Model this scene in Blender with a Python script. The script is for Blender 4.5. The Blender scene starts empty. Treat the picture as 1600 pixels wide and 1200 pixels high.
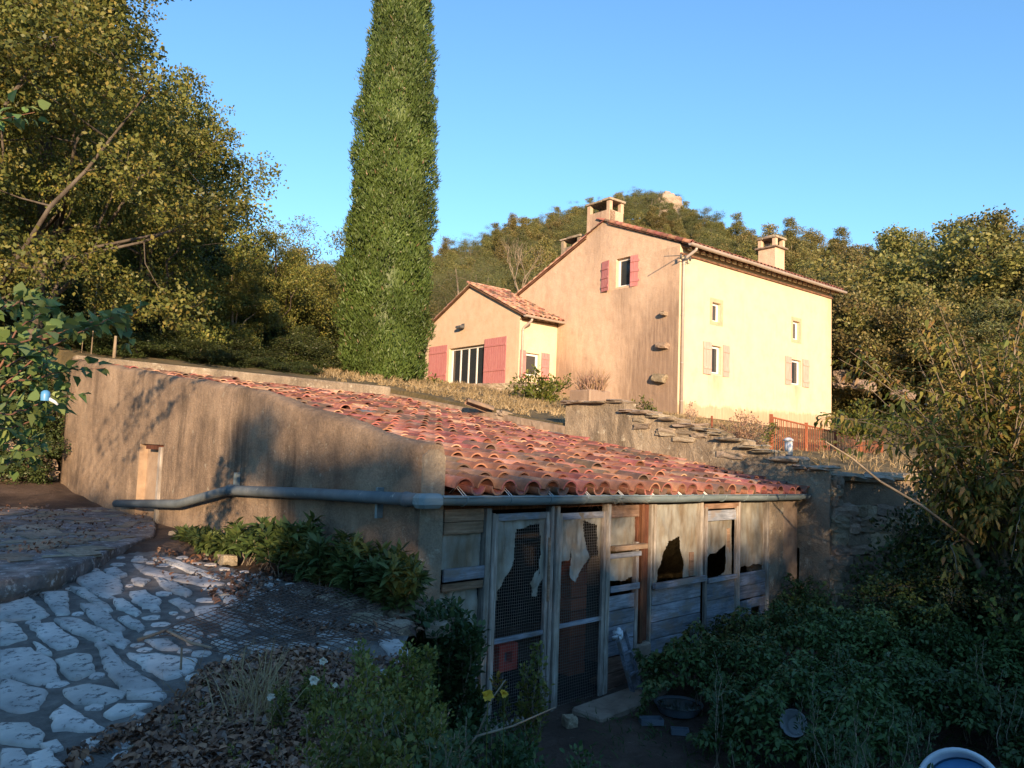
import bpy, math, random
import numpy as np
from math import sin, cos, pi, radians, sqrt, atan2, tan
from mathutils import Vector, Matrix, noise, geometry

S = bpy.context.scene
COL = S.collection
# ------------------------------------------------------------------ camera, sky, sun, exposure
TH, RO, FPX, CZ = radians(4.9), radians(2.1), 1200.0, 2.4
cd = bpy.data.cameras.new('camera'); cam = bpy.data.objects.new('camera', cd); COL.objects.link(cam)
cd.sensor_width = 36; cd.lens = 36 * FPX / 1600; cd.clip_start = 0.05; cd.clip_end = 3000
CAMM = Matrix.Rotation(pi / 2 + TH, 4, 'X') @ Matrix.Rotation(RO, 4, 'Z')
cam.matrix_world = Matrix.Translation((0, 0, CZ)) @ CAMM
S.camera = cam
SUN_AZ, SUN_EL = radians(9), radians(11)          # behind the camera, a little to its right
W = bpy.data.worlds.new('World'); S.world = W; W.use_nodes = True
nt = W.node_tree; bg = nt.nodes['Background']
sky = nt.nodes.new('ShaderNodeTexSky'); sky.sky_type = 'NISHITA'; sky.sun_disc = False
sky.sun_elevation = SUN_EL; sky.sun_rotation = pi - SUN_AZ
sky.air_density = 1.35; sky.dust_density = 0.0; sky.ozone_density = 4.9; sky.altitude = 600
nt.links.new(sky.outputs[0], bg.inputs[0]); bg.inputs[1].default_value = 0.142
sl = bpy.data.lights.new('sun', 'SUN'); sun = bpy.data.objects.new('sun', sl); COL.objects.link(sun)
sl.energy = 4.2; sl.angle = radians(0.6); sl.color = (1.0, 0.72, 0.46)
sdir = Vector((sin(SUN_AZ) * cos(SUN_EL), -cos(SUN_AZ) * cos(SUN_EL), sin(SUN_EL)))
sun.rotation_euler = sdir.to_track_quat('Z', 'Y').to_euler()
vs = S.view_settings; vs.view_transform = 'Standard'; vs.look = 'None'; vs.exposure = 1.27; vs.gamma = 1; vs.use_curve_mapping = False
S.cycles.max_bounces = 6; S.cycles.transparent_max_bounces = 12; S.cycles.diffuse_bounces = 3

def ray(x, y):
    return CAMM.to_3x3() @ Vector(((x - 800) / FPX, (600 - y) / FPX, -1))
def at(x, y, Y):
    r = ray(x, y); return Vector((0, 0, CZ)) + r * (Y / r.y)
def project(p):
    q = CAMM.to_3x3().transposed() @ (Vector(p) - Vector((0, 0, CZ)))
    if q.z > -0.01: return None
    return (800 + FPX * q.x / -q.z, 600 - FPX * q.y / -q.z)

# ------------------------------------------------------------------ helpers
def tag(o, label=None, cat=None, group=None, kind=None):
    if label: o['label'] = label
    if cat: o['category'] = cat
    if group: o['group'] = group
    if kind: o['kind'] = kind
    return o
def empty(name, loc=(0, 0, 0), rz=0, label=None, cat=None, group=None):
    o = bpy.data.objects.new(name, None); COL.objects.link(o); o.location = loc; o.rotation_euler = (0, 0, rz)
    o.empty_display_size = 0.2
    return tag(o, label, cat, group)
class MB:
    def __init__(s): s.v = []; s.f = []; s.sm = []
    def add(s, vs_, fs, smooth=False):
        n = len(s.v); s.v += [tuple(v) for v in vs_]; s.f += [tuple(i + n for i in f) for f in fs]; s.sm += [smooth] * len(fs)
        return s
    def box(s, x0, x1, y0, y1, z0, z1, M=None, bev=0.0):
        if x0 > x1: x0, x1 = x1, x0
        if y0 > y1: y0, y1 = y1, y0
        b = min(bev, (x1 - x0) / 3, (y1 - y0) / 3, (z1 - z0) / 3)
        if b <= 0:
            vs_ = [Vector((x, y, z)) for z in (z0, z1) for x, y in ((x0, y0), (x1, y0), (x1, y1), (x0, y1))]
            fs = [(3, 2, 1, 0), (4, 5, 6, 7), (0, 1, 5, 4), (1, 2, 6, 5), (2, 3, 7, 6), (3, 0, 4, 7)]
        else:
            vs_ = []; 
            def ring(z, ix):
                return [Vector(p) for p in ((x0 + b + ix, y0 + ix, z), (x1 - b - ix, y0 + ix, z), (x1 - ix, y0 + b + ix, z), (x1 - ix, y1 - b - ix, z),
                                            (x1 - b - ix, y1 - ix, z), (x0 + b + ix, y1 - ix, z), (x0 + ix, y1 - b - ix, z), (x0 + ix, y0 + b + ix, z))]
            vs_ += ring(z0, b * .6) + ring(z0 + b, 0) + ring(z1 - b, 0) + ring(z1, b * .6)
            fs = [tuple(range(7, -1, -1)), tuple(range(24, 32))]
            for r in range(3):
                for i in range(8): fs.append((r * 8 + i, r * 8 + (i + 1) % 8, r * 8 + 8 + (i + 1) % 8, r * 8 + 8 + i))
        if M is not None: vs_ = [M @ v for v in vs_]
        return s.add(vs_, fs)
    def tube(s, pts, rad, n=6, caps=True, smooth=True, flat=1.0):
        pts = [Vector(p) for p in pts]; m = len(pts)
        if not hasattr(rad, '__len__'): rad = [rad] * m
        vs_ = []; up = None
        for i, p in enumerate(pts):
            d = (pts[min(i + 1, m - 1)] - pts[max(i - 1, 0)]).normalized()
            if up is None:
                up = Vector((0, 0, 1)) if abs(d.z) < .9 else Vector((1, 0, 0))
            a = d.cross(up)
            if a.length < 1e-6: a = d.cross(Vector((1, .3, 0)))
            a.normalize(); b = a.cross(d); up = b
            for k in range(n):
                an = 2 * pi * k / n; vs_.append(p + a * (cos(an) * rad[i]) + b * (sin(an) * rad[i] * flat))
        fs = [(i * n + k, i * n + (k + 1) % n, (i + 1) * n + (k + 1) % n, (i + 1) * n + k) for i in range(m - 1) for k in range(n)]
        if caps: fs += [tuple(range(n - 1, -1, -1)), tuple(range((m - 1) * n, m * n))]
        return s.add(vs_, fs, smooth)
    def prism(s, poly, h0, h1, axis='z'):
        """poly: list of 2D points (ccw) extruded along axis"""
        n = len(poly)
        def P(p, h):
            return {'z': (p[0], p[1], h), 'y': (p[0], h, p[1]), 'x': (h, p[0], p[1])}[axis]
        vs_ = [P(p, h0) for p in poly] + [P(p, h1) for p in poly]
        fs = [tuple(range(n - 1, -1, -1)), tuple(range(n, 2 * n))] + [(i, (i + 1) % n, n + (i + 1) % n, n + i) for i in range(n)]
        return s.add(vs_, fs)
    def mesh(s, name, mat=None):
        me = bpy.data.meshes.new(name); me.from_pydata(s.v, [], s.f)
        if any(s.sm): me.polygons.foreach_set('use_smooth', s.sm)
        if mat: me.materials.append(mat)
        me.update(); return me
    def build(s, name, mat, parent=None, kind=None):
        return link(name, s.mesh(name, mat), parent, kind)
def link(name, me, parent=None, kind=None, loc=None, rot=None, scale=None):
    o = bpy.data.objects.new(name, me); COL.objects.link(o)
    if parent: o.parent = parent
    if kind: o['kind'] = kind
    if loc is not None: o.location = loc
    if rot is not None: o.rotation_euler = rot
    if scale is not None: o.scale = scale
    return o
def np_mesh(name, V, k, mat=None, smooth=False):
    """V: (n*k,3) vertices, faces are consecutive k-gons"""
    V = np.asarray(V, dtype=np.float32).reshape(-1, 3); n = len(V) // k
    me = bpy.data.meshes.new(name); me.vertices.add(len(V)); me.vertices.foreach_set('co', V.ravel())
    me.loops.add(n * k); me.loops.foreach_set('vertex_index', np.arange(n * k, dtype=np.int32))
    me.polygons.add(n); me.polygons.foreach_set('loop_start', np.arange(0, n * k, k, dtype=np.int32))
    me.polygons.foreach_set('loop_total', np.full(n, k, dtype=np.int32))
    if mat: me.materials.append(mat)
    me.update(calc_edges=True); return me
LEAF = {
    'diamond': [(0, 0), (.5, .32), (1, 0), (.5, -.32)],
    'oval': [(0, 0), (.3, .27), (.7, .25), (1, 0), (.7, -.25), (.3, -.27)],
    'long': [(0, 0), (.25, .16), (.6, .17), (1, 0), (.6, -.17), (.25, -.16)],
    'poplar': [(0, 0), (.1, .42), (.45, .45), (1, 0), (.45, -.45), (.1, -.42)],
    'blade': [(0, .03), (1, 0), (0, -.03), (0, 0)],
    'spray': [(0, .0), (.35, .13), (1, 0), (.3, -.14)],
}
def leaf_verts(C, D, N, size, shape='diamond', fold=.12, droop=.15):
    """C base points, D growth directions, N rough normals, size lengths"""
    D = D / (np.linalg.norm(D, axis=1, keepdims=True) + 1e-9)
    B = np.cross(N, D); B /= (np.linalg.norm(B, axis=1, keepdims=True) + 1e-9)
    N2 = np.cross(D, B); T = LEAF[shape]; out = []
    for (u, w) in T:
        h = abs(w) * fold * 2 - droop * u * u
        out.append(C + (D * u + B * w + N2 * h) * size[:, None])
    return np.stack(out, 1).reshape(-1, 3), len(T)
def unit(n, rng):
    v = rng.normal(size=(n, 3)); return v / np.linalg.norm(v, axis=1, keepdims=True)

# ------------------------------------------------------------------ materials
def mat_new(name):
    m = bpy.data.materials.new(name); m.use_nodes = True
    return m, m.node_tree, m.node_tree.nodes['Principled BSDF']
def nd(t, typ, **kw):
    n = t.nodes.new(typ)
    for k, v in kw.items(): setattr(n, k, v)
    return n
def setin(n, **kw):
    for k, v in kw.items(): n.inputs[k.replace('_', ' ')].default_value = v
def nz(t, vec, scale, detail=6, rough=.6, dist=0):
    n = nd(t, 'ShaderNodeTexNoise'); setin(n, Scale=scale, Detail=detail, Roughness=rough, Distortion=dist)
    t.links.new(vec, n.inputs['Vector']); return n.outputs['Fac']
def ramp(t, fac, stops):
    r = nd(t, 'ShaderNodeValToRGB'); e = r.color_ramp.elements
    while len(e) < len(stops): e.new(.5)
    for el, (p, c) in zip(e, stops):
        el.position = p; el.color = (c[0], c[1], c[2], 1) if hasattr(c, '__len__') else (c, c, c, 1)
    t.links.new(fac, r.inputs[0]); return r.outputs[0]
def mixc(t, f, a, b, mode='MIX'):
    m = nd(t, 'ShaderNodeMix', data_type='RGBA', blend_type=mode)
    for sock, v in ((m.inputs[0], f), (m.inputs[6], a), (m.inputs[7], b)):
        if hasattr(v, 'is_linked') or hasattr(v, 'links'): t.links.new(v, sock)
        elif hasattr(v, '__len__'): sock.default_value = (v[0], v[1], v[2], 1)
        else: sock.default_value = v
    return m.outputs[2]
def math_(t, op, a, b=0.0):
    m = nd(t, 'ShaderNodeMath', operation=op)
    for s_, v in ((m.inputs[0], a), (m.inputs[1], b)):
        if hasattr(v, 'links'): t.links.new(v, s_)
        else: s_.default_value = v
    return m.outputs[0]
def coords(t, scale=(1, 1, 1), world=False, rot=(0, 0, 0)):
    if world: src = nd(t, 'ShaderNodeNewGeometry').outputs['Position']
    else: src = nd(t, 'ShaderNodeTexCoord').outputs['Object']
    mp = nd(t, 'ShaderNodeMapping'); mp.inputs['Scale'].default_value = scale; mp.inputs['Rotation'].default_value = rot
    t.links.new(src, mp.inputs[0]); return mp.outputs[0]
def bump(t, h, strength, dist, b):
    n = nd(t, 'ShaderNodeBump'); setin(n, Strength=strength, Distance=dist); t.links.new(h, n.inputs['Height'])
    t.links.new(n.outputs[0], b.inputs['Normal'])
def indiv(t, amount_v=.3, amount_h=.03, col=None, sat=0):
    """value / hue jitter per object and per mesh island"""
    oi = nd(t, 'ShaderNodeObjectInfo'); ge = nd(t, 'ShaderNodeNewGeometry')
    r = math_(t, 'FRACT', math_(t, 'ADD', oi.outputs['Random'], ge.outputs['Random Per Island']))
    r2 = math_(t, 'FRACT', math_(t, 'MULTIPLY', r, 7.31))
    h = nd(t, 'ShaderNodeHueSaturation')
    t.links.new(math_(t, 'ADD', math_(t, 'MULTIPLY', r, amount_v * 2), 1 - amount_v), h.inputs['Value'])
    t.links.new(math_(t, 'ADD', math_(t, 'MULTIPLY', r2, amount_h * 2), .5 - amount_h), h.inputs['Hue'])
    h.inputs['Saturation'].default_value = 1 + sat
    t.links.new(col, h.inputs['Color']); return h.outputs[0], r
def rough_mat(name, cols, scale=3, rough=.9, bscale=40, bstr=.5, bdist=.01, vec=(1, 1, 1), ind=0, ih=.0, spots=None, metal=0, world=False, spec=.3, big=None):
    m, t, b = mat_new(name); v = coords(t, vec, world)
    f = nz(t, v, scale, 8, .65)
    n = len(cols); st = [(.3 + .4 * i / max(1, n - 1), c) for i, c in enumerate(cols)]
    c = ramp(t, f, st)
    if big:      # large soft patches (colour, scale, low, high)
        c = mixc(t, ramp(t, nz(t, v, big[1], 4, .55), [(big[2], 0), (big[3], 1)]), c, big[0])
    if spots:    # lichen, dirt: (colour, scale, threshold)
        c = mixc(t, ramp(t, nz(t, v, spots[1], 5, .7), [(spots[2], 0), (spots[2] + .08, 1)]), c, spots[0])
    if ind: c, _ = indiv(t, ind, ih, c)
    t.links.new(c, b.inputs['Base Color']); b.inputs['Roughness'].default_value = rough; b.inputs['Metallic'].default_value = metal
    b.inputs['Specular IOR Level'].default_value = spec
    if bstr: bump(t, nz(t, v, bscale, 6, .7), bstr, bdist, b)
    return m
def leaf_mat(name, cols, transl=.3, var=.35, hue=.03, rough=.5, clump=0.35, cs=.6):
    m, t, b = mat_new(name)
    ge = nd(t, 'ShaderNodeNewGeometry'); oi = nd(t, 'ShaderNodeObjectInfo')
    n = len(cols); c = ramp(t, ge.outputs['Random Per Island'], [(i / max(1, n - 1), x) for i, x in enumerate(cols)])
    f = nz(t, coords(t), cs, 3, .5)
    c = mixc(t, 1.0, c, ramp(t, f, [(.3, 1 - clump), (.7, 1 + clump)]), 'MULTIPLY')
    h = nd(t, 'ShaderNodeHueSaturation')
    r2 = math_(t, 'FRACT', math_(t, 'MULTIPLY', oi.outputs['Random'], 5.7))
    t.links.new(math_(t, 'ADD', math_(t, 'MULTIPLY', oi.outputs['Random'], var), 1 - var / 2), h.inputs['Value'])
    t.links.new(math_(t, 'ADD', math_(t, 'MULTIPLY', r2, hue), .5 - hue / 2), h.inputs['Hue'])
    t.links.new(c, h.inputs['Color']); c = h.outputs[0]
    t.links.new(c, b.inputs['Base Color']); b.inputs['Roughness'].default_value = rough; b.inputs['Specular IOR Level'].default_value = .35
    tr = nd(t, 'ShaderNodeBsdfTranslucent'); t.links.new(c, tr.inputs[0])
    mx = nd(t, 'ShaderNodeMixShader'); mx.inputs[0].default_value = transl
    t.links.new(b.outputs[0], mx.inputs[1]); t.links.new(tr.outputs[0], mx.inputs[2])
    t.links.new(mx.outputs[0], t.nodes['Material Output'].inputs[0]); return m
def streak_stucco(name, base, dark, light, streaks=.5, bscale=25, bstr=.35, bdist=.012, marks=(), spots=None, big=(.5, .66)):
    """render: broad patches, vertical rain streaks; marks = object-space boxes (lo, hi, colour, strength) of run-off stains"""
    m, t, b = mat_new(name); v = coords(t)
    c = ramp(t, nz(t, v, 1.7, 9, .70), [(.3, dark), (.5, base), (.72, light)])
    vs_ = coords(t, (1, 1, .10)); s = ramp(t, nz(t, vs_, 3.2, 6, .7), [(big[0], 0), (big[1], 1)])
    s = math_(t, 'MULTIPLY', s, streaks)
    s = math_(t, 'MULTIPLY', s, ramp(t, nz(t, v, .7, 3, .5), [(.4, 0), (.62, 1)]))
    c = mixc(t, s, c, [x * .55 for x in dark])
    fine = ramp(t, nz(t, v, 45, 5, .8), [(.3, .74), (.7, 1.22)]); c = mixc(t, 1.0, c, fine, 'MULTIPLY')
    if marks:
        sep = nd(t, 'ShaderNodeSeparateXYZ'); t.links.new(v, sep.inputs[0])
        wob = math_(t, 'MULTIPLY', math_(t, 'SUBTRACT', nz(t, coords(t, (1, 1, .5)), 4, 4, .6), .5), .55)
        for ax, lo, hi, z0, z1, colr, st in marks:
            a = sep.outputs[ax]; a2 = math_(t, 'ADD', a, wob)
            cx, hw = (lo + hi) / 2, (hi - lo) / 2
            fx = math_(t, 'SUBTRACT', 1.0, math_(t, 'DIVIDE', math_(t, 'ABSOLUTE', math_(t, 'SUBTRACT', a2, cx)), hw * 1.25))
            fz = math_(t, 'MULTIPLY', math_(t, 'DIVIDE', math_(t, 'SUBTRACT', math_(t, 'ADD', sep.outputs[2], wob), z0), z1 - z0), 1.0)
            below = math_(t, 'LESS_THAN', sep.outputs[2], z1)
            fac = nd(t, 'ShaderNodeClamp'); t.links.new(math_(t, 'MULTIPLY', math_(t, 'MULTIPLY', fx, fz), below), fac.inputs[0])
            k = math_(t, 'MULTIPLY', fac.outputs[0], st * 1.6)
            k = math_(t, 'MULTIPLY', k, ramp(t, nz(t, coords(t, (1, 1, .08)), 9, 5, .7), [(.3, .35), (.6, 1)]))
            cl = nd(t, 'ShaderNodeClamp'); t.links.new(k, cl.inputs[0]); c = mixc(t, cl.outputs[0], c, colr)
    if spots: c = mixc(t, ramp(t, nz(t, v, spots[1], 5, .7), [(spots[2], 0), (spots[2] + .08, 1)]), c, spots[0])
    t.links.new(c, b.inputs['Base Color']); b.inputs['Roughness'].default_value = .95; b.inputs['Specular IOR Level'].default_value = .15
    h = math_(t, 'ADD', nz(t, v, bscale, 6, .75), math_(t, 'MULTIPLY', nz(t, v, 2.5, 4, .5), 2.2)); bump(t, h, bstr, bdist, b)
    return m
def wood_mat(name, cols, axis=0, ind=.25, ih=.01, rough=.85, tint=None):
    m, t, b = mat_new(name); sc = [14, 14, 14]; sc[axis] = 1.0
    oi = nd(t, 'ShaderNodeObjectInfo'); tc = nd(t, 'ShaderNodeTexCoord'); ad = nd(t, 'ShaderNodeVectorMath', operation='ADD')
    cmb = nd(t, 'ShaderNodeCombineXYZ'); t.links.new(math_(t, 'MULTIPLY', oi.outputs['Random'], 37), cmb.inputs[0]); t.links.new(math_(t, 'MULTIPLY', oi.outputs['Random'], 19), cmb.inputs[2])
    t.links.new(tc.outputs['Object'], ad.inputs[0]); t.links.new(cmb.outputs[0], ad.inputs[1])
    mp = nd(t, 'ShaderNodeMapping'); mp.inputs['Scale'].default_value = sc; t.links.new(ad.outputs[0], mp.inputs[0]); v = mp.outputs[0]
    f = nz(t, v, 3.0, 8, .7, .4); c = ramp(t, f, [(.28 + .44 * i / (len(cols) - 1), x) for i, x in enumerate(cols)])
    mp2 = nd(t, 'ShaderNodeMapping'); sc2 = [3, 3, 3]; sc2[axis] = 1.6; mp2.inputs['Scale'].default_value = sc2; t.links.new(ad.outputs[0], mp2.inputs[0])
    big = nz(t, mp2.outputs[0], 1.6, 5, .6)
    c = mixc(t, 1.0, c, ramp(t, big, [(.35, .6), (.65, 1.3)]), 'MULTIPLY')
    if tint: c = mixc(t, ramp(t, nz(t, mp2.outputs[0], 2.7, 4, .6), [(.5, 0), (.62, .8)]), c, tint)
    c, _ = indiv(t, ind, ih, c)
    t.links.new(c, b.inputs['Base Color']); b.inputs['Roughness'].default_value = rough; b.inputs['Specular IOR Level'].default_value = .2
    bump(t, f, .6, .006, b); return m
M = {}
M['stucco_house'] = streak_stucco('stucco_house', (.64, .455, .315), (.55, .38, .26), (.70, .515, .365), .13, 22, .75, .02,
    marks=[(1, 2.2, 3.5, 6.6, 8.98, (.30, .21, .15), .6), (1, 3.5, 5.1, 9.0, 13.0, (.30, .21, .15), .7), (1, -.4, 1.3, 6.0, 10.2, (.36, .24, .16), .35)])
M['stucco_wing'] = streak_stucco('stucco_wing', (.66, .49, .33), (.59, .43, .28), (.71, .54, .375), .12, 22, .6, .015)
M['stucco_front'] = streak_stucco('stucco_front', (.66, .525, .355), (.60, .47, .31), (.71, .575, .395), .22, 30, .22, .008,
    marks=[(0, 1.85, 2.75, 4.5, 5.55, (.42, .29, .18), .6), (0, 7.6, 8.4, 4.4, 5.6, (.42, .29, .18), .6), (0, 10.4, 11.2, 3.9, 10.4, (.5, .36, .2), .5)])
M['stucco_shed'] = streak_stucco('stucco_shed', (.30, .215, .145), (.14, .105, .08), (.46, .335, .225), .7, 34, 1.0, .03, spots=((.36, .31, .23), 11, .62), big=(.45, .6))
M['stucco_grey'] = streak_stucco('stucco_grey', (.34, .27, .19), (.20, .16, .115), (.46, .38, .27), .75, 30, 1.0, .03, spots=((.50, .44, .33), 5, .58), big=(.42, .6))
M['surround'] = rough_mat('surround', [(.42, .30, .19), (.50, .37, .23), (.56, .42, .26)], 4, bscale=30, bstr=.5, bdist=.008)
M['niche'] = rough_mat('niche', [(.24, .165, .105), (.33, .235, .155), (.40, .29, .195)], 5, bscale=40, bstr=.5)
M['stone'] = rough_mat('stone', [(.25, .19, .13), (.42, .32, .215), (.54, .42, .29)], 5, bscale=18, bstr=.9, bdist=.03, ind=.35, ih=.015, spots=((.10, .085, .06), 7, .6))
M['stone_cap'] = rough_mat('stone_cap', [(.22, .17, .12), (.34, .27, .19), (.47, .39, .29)], 6, bscale=22, bstr=.8, bdist=.02, ind=.3, ih=.015, spots=((.16, .14, .10), 9, .58))
M['mortar'] = rough_mat('mortar', [(.15, .11, .075), (.24, .18, .12)], 8, bscale=40, bstr=1, bdist=.02)
M['lime'] = rough_mat('lime', [(.46, .42, .37), (.62, .57, .51), (.74, .69, .62)], 4, bscale=30, bstr=.7, bdist=.012, ind=.16, ih=.01, spots=((.13, .12, .115), 20, .56), big=((.36, .34, .31), 2.3, .48, .66))
M['joint'] = rough_mat('joint', [(.13, .112, .098), (.22, .195, .17), (.33, .30, .26)], 9, bscale=55, bstr=1, bdist=.03, spots=((.26, .24, .21), 30, .64))
M['slab'] = rough_mat('slab', [(.09, .08, .075), (.19, .17, .16), (.36, .34, .32)], 5, bscale=30, bstr=1, bdist=.03, vec=(1, 1, 1), spots=((.50, .48, .45), 12, .55), big=((.25, .17, .11), 1.6, .56, .7))
M['tile'] = rough_mat('tile', [(.15, .075, .055), (.30, .120, .080), (.40, .19, .13)], 6, bscale=35, bstr=.5, bdist=.006, ind=.5, ih=.022, spots=((.13, .095, .075), 9, .60), rough=.85)
M['tile_dark'] = rough_mat('tile_dark', [(.10, .07, .055), (.17, .11, .08), (.30, .17, .11)], 6, bscale=35, bstr=.6, bdist=.008, ind=.35, ih=.02, spots=((.30, .27, .22), 14, .64), rough=.9)
M['tile_slate'] = rough_mat('tile_slate', [(.09, .10, .115), (.15, .165, .19)], 6, bscale=35, bstr=.4, ind=.2, rough=.8)
M['tile_pale'] = rough_mat('tile_pale', [(.36, .19, .12), (.50, .28, .18), (.56, .36, .25)], 6, bscale=35, bstr=.5, bdist=.006, ind=.3, ih=.02, spots=((.22, .17, .13), 10, .58), rough=.9)
M['plank_grey'] = wood_mat('plank_grey', [(.07, .075, .085), (.20, .215, .24), (.33, .345, .375)], 0, .22, .01, tint=(.20, .17, .14))
M['plank_brown'] = wood_mat('plank_brown', [(.12, .07, .04), (.24, .15, .095), (.36, .25, .17)], 0, .25, .015)
M['post_wood'] = wood_mat('post_wood', [(.15, .11, .08), (.29, .25, .205), (.45, .42, .37)], 2, .15, .01)
M['post_dark'] = wood_mat('post_dark', [(.05, .022, .012), (.12, .05, .025), (.20, .09, .045)], 2, .2, .01)
M['rafter'] = wood_mat('rafter', [(.10, .055, .035), (.17, .09, .055), (.22, .13, .08)], 1, .2, .01)
M['shutter'] = rough_mat('shutter', [(.44, .16, .155), (.50, .20, .19), (.54, .245, .225)], 5, bscale=30, bstr=.25, bdist=.004, vec=(3, 3, .6), rough=.7)
M['shutter_pale'] = rough_mat('shutter_pale', [(.50, .28, .225), (.56, .33, .27), (.60, .39, .32)], 5, bscale=30, bstr=.25, bdist=.004, vec=(3, 3, .6), rough=.75)
M['white'] = rough_mat('white', [(.74, .72, .68), (.80, .79, .76)], 3, bstr=0, rough=.45, spec=.5)
M['zinc'] = rough_mat('zinc', [(.15, .20, .21), (.22, .275, .28), (.30, .34, .33)], 3, bscale=20, bstr=.1, bdist=.003, rough=.6, metal=.2, vec=(1, 6, 6), spots=((.34, .34, .31), 8, .64))
M['pvc'] = rough_mat('pvc', [(.085, .10, .105), (.13, .15, .155), (.20, .215, .21)], 3, bscale=20, bstr=.1, bdist=.003, rough=.6, spots=((.38, .36, .32), 9, .62))
M['gutter_pale'] = rough_mat('gutter_pale', [(.40, .33, .28), (.50, .42, .36)], 3, bstr=.1, rough=.5, metal=.2)
M['rust'] = rough_mat('rust', [(.13, .035, .018), (.24, .075, .035), (.32, .12, .06)], 8, bscale=60, bstr=.6, bdist=.004, ind=.25)
M['steel_rust'] = rough_mat('steel_rust', [(.06, .045, .04), (.13, .09, .07), (.22, .15, .11)], 12, bstr=.3, rough=.8)
M['wire'] = rough_mat('wire', [(.30, .27, .23), (.42, .39, .34)], 6, bstr=0, rough=.6, metal=.3)
M['earth'] = rough_mat('earth', [(.055, .035, .025), (.10, .065, .045), (.16, .11, .08)], 2.2, bscale=14, bstr=1, bdist=.06, spots=((.20, .15, .11), 22, .62), world=True)
M['meadow'] = rough_mat('meadow', [(.07, .06, .03), (.15, .115, .055), (.24, .18, .085)], 1.2, bscale=10, bstr=1, bdist=.08, world=True)
M['rock'] = rough_mat('rock', [(.28, .20, .15), (.44, .33, .25), (.55, .42, .33)], .35, bscale=1.2, bstr=1, bdist=.6, spots=((.10, .09, .05), .6, .62))
M['bark'] = rough_mat('bark', [(.10, .075, .05), (.19, .15, .105), (.28, .23, .17)], 5, bscale=16, bstr=.9, bdist=.03, vec=(1, 1, .3))
M['bark_dark'] = rough_mat('bark_dark', [(.05, .04, .03), (.10, .08, .06), (.15, .125, .10)], 5, bscale=16, bstr=.9, bdist=.03, vec=(1, 1, .3))
M['bark_red'] = rough_mat('bark_red', [(.15, .07, .045), (.26, .13, .085)], 9, bscale=30, bstr=.4)
M['twig_dry'] = rough_mat('twig_dry', [(.20, .15, .10), (.34, .27, .19)], 9, bscale=30, bstr=.4)
M['dark'] = rough_mat('dark', [(.008, .007, .006), (.018, .014, .012)], 3, bstr=.5)  # near-black; inside shed and windows it takes the place of shade
M['terracotta'] = rough_mat('terracotta', [(.32, .10, .05), (.46, .16, .08)], 6, bstr=.4, ind=.2)
M['red_plastic'] = rough_mat('red_plastic', [(.48, .05, .03), (.58, .08, .05)], 4, bstr=0, rough=.45, spec=.5)
M['blue_plastic'] = rough_mat('blue_plastic', [(.05, .20, .42), (.10, .30, .52)], 3, bscale=12, bstr=.1, rough=.38, spec=.5)
M['white_plastic'] = rough_mat('white_plastic', [(.52, .56, .58), (.72, .74, .74)], 3, bscale=14, bstr=.15, rough=.4, spec=.5, spots=((.25, .27, .24), 9, .66))
M['enamel'] = rough_mat('enamel', [(.13, .16, .19), (.24, .28, .31)], 4, bstr=.1, rough=.35, metal=.3)
M['water'] = rough_mat('water', [(.05, .06, .05), (.09, .10, .08)], 3, bscale=6, bstr=.05, rough=.06, spec=.6)
M['hose'] = rough_mat('hose', [(.34, .29, .10), (.44, .38, .16)], 5, bstr=.1, rough=.5)
M['concrete'] = rough_mat('concrete', [(.17, .12, .085), (.28, .21, .15), (.36, .28, .21)], 5, bscale=35, bstr=.8, bdist=.012)
M['lamp_grey'] = rough_mat('lamp_grey', [(.08, .08, .08), (.12, .12, .12)], 5, bstr=.1, rough=.5)
def glass_mat():
    m, t, b = mat_new('window_glass'); b.inputs['Base Color'].default_value = (.035, .04, .045, 1); b.inputs['Roughness'].default_value = .04
    b.inputs['Specular IOR Level'].default_value = .9; v = coords(t); bump(t, nz(t, v, 1.5, 2, .5), .04, .02, b); return m
M['glass'] = glass_mat()
def film_mat():
    m, t, b = mat_new('plastic_film'); v = coords(t)
    c = ramp(t, nz(t, v, 3, 6, .6), [(.3, (.27, .24, .18)), (.5, (.42, .40, .33)), (.7, (.52, .53, .48))])
    sep = nd(t, 'ShaderNodeSeparateXYZ'); t.links.new(v, sep.inputs[0])
    algae = ramp(t, math_(t, 'ADD', sep.outputs[2], math_(t, 'MULTIPLY', nz(t, v, 5, 4, .6), .35)), [(.0, 0), (1.0, 1)])
    c = mixc(t, ramp(t, nz(t, coords(t, (1, 1, .25)), 7, 5, .6), [(.45, 0), (.68, .75)]), c, (.22, .145, .075))
    t.links.new(c, b.inputs['Base Color']); b.inputs['Roughness'].default_value = .32; b.inputs['Specular IOR Level'].default_value = .5
    bump(t, nz(t, coords(t, (3, 1, 1)), 5, 4, .6), .35, .02, b)
    tr = nd(t, 'ShaderNodeBsdfTranslucent'); t.links.new(c, tr.inputs[0]); tp = nd(t, 'ShaderNodeBsdfTransparent')
    m1 = nd(t, 'ShaderNodeMixShader'); m1.inputs[0].default_value = .25; m2 = nd(t, 'ShaderNodeMixShader'); m2.inputs[0].default_value = .16
    t.links.new(b.outputs[0], m1.inputs[1]); t.links.new(tr.outputs[0], m1.inputs[2])
    t.links.new(m1.outputs[0], m2.inputs[1]); t.links.new(tp.outputs[0], m2.inputs[2])
    t.links.new(m2.outputs[0], t.nodes['Material Output'].inputs[0]); return m
M['film'] = film_mat()
M['oak_leaf'] = leaf_mat('oak_leaf', [(.09, .115, .028), (.14, .165, .036), (.19, .20, .045), (.29, .24, .055)], .3, .35, .02, clump=.3, cs=.5)
M['dark_leaf'] = leaf_mat('dark_leaf', [(.03, .045, .014), (.05, .07, .02), (.075, .09, .025)], .2, .3, .02)
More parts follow.
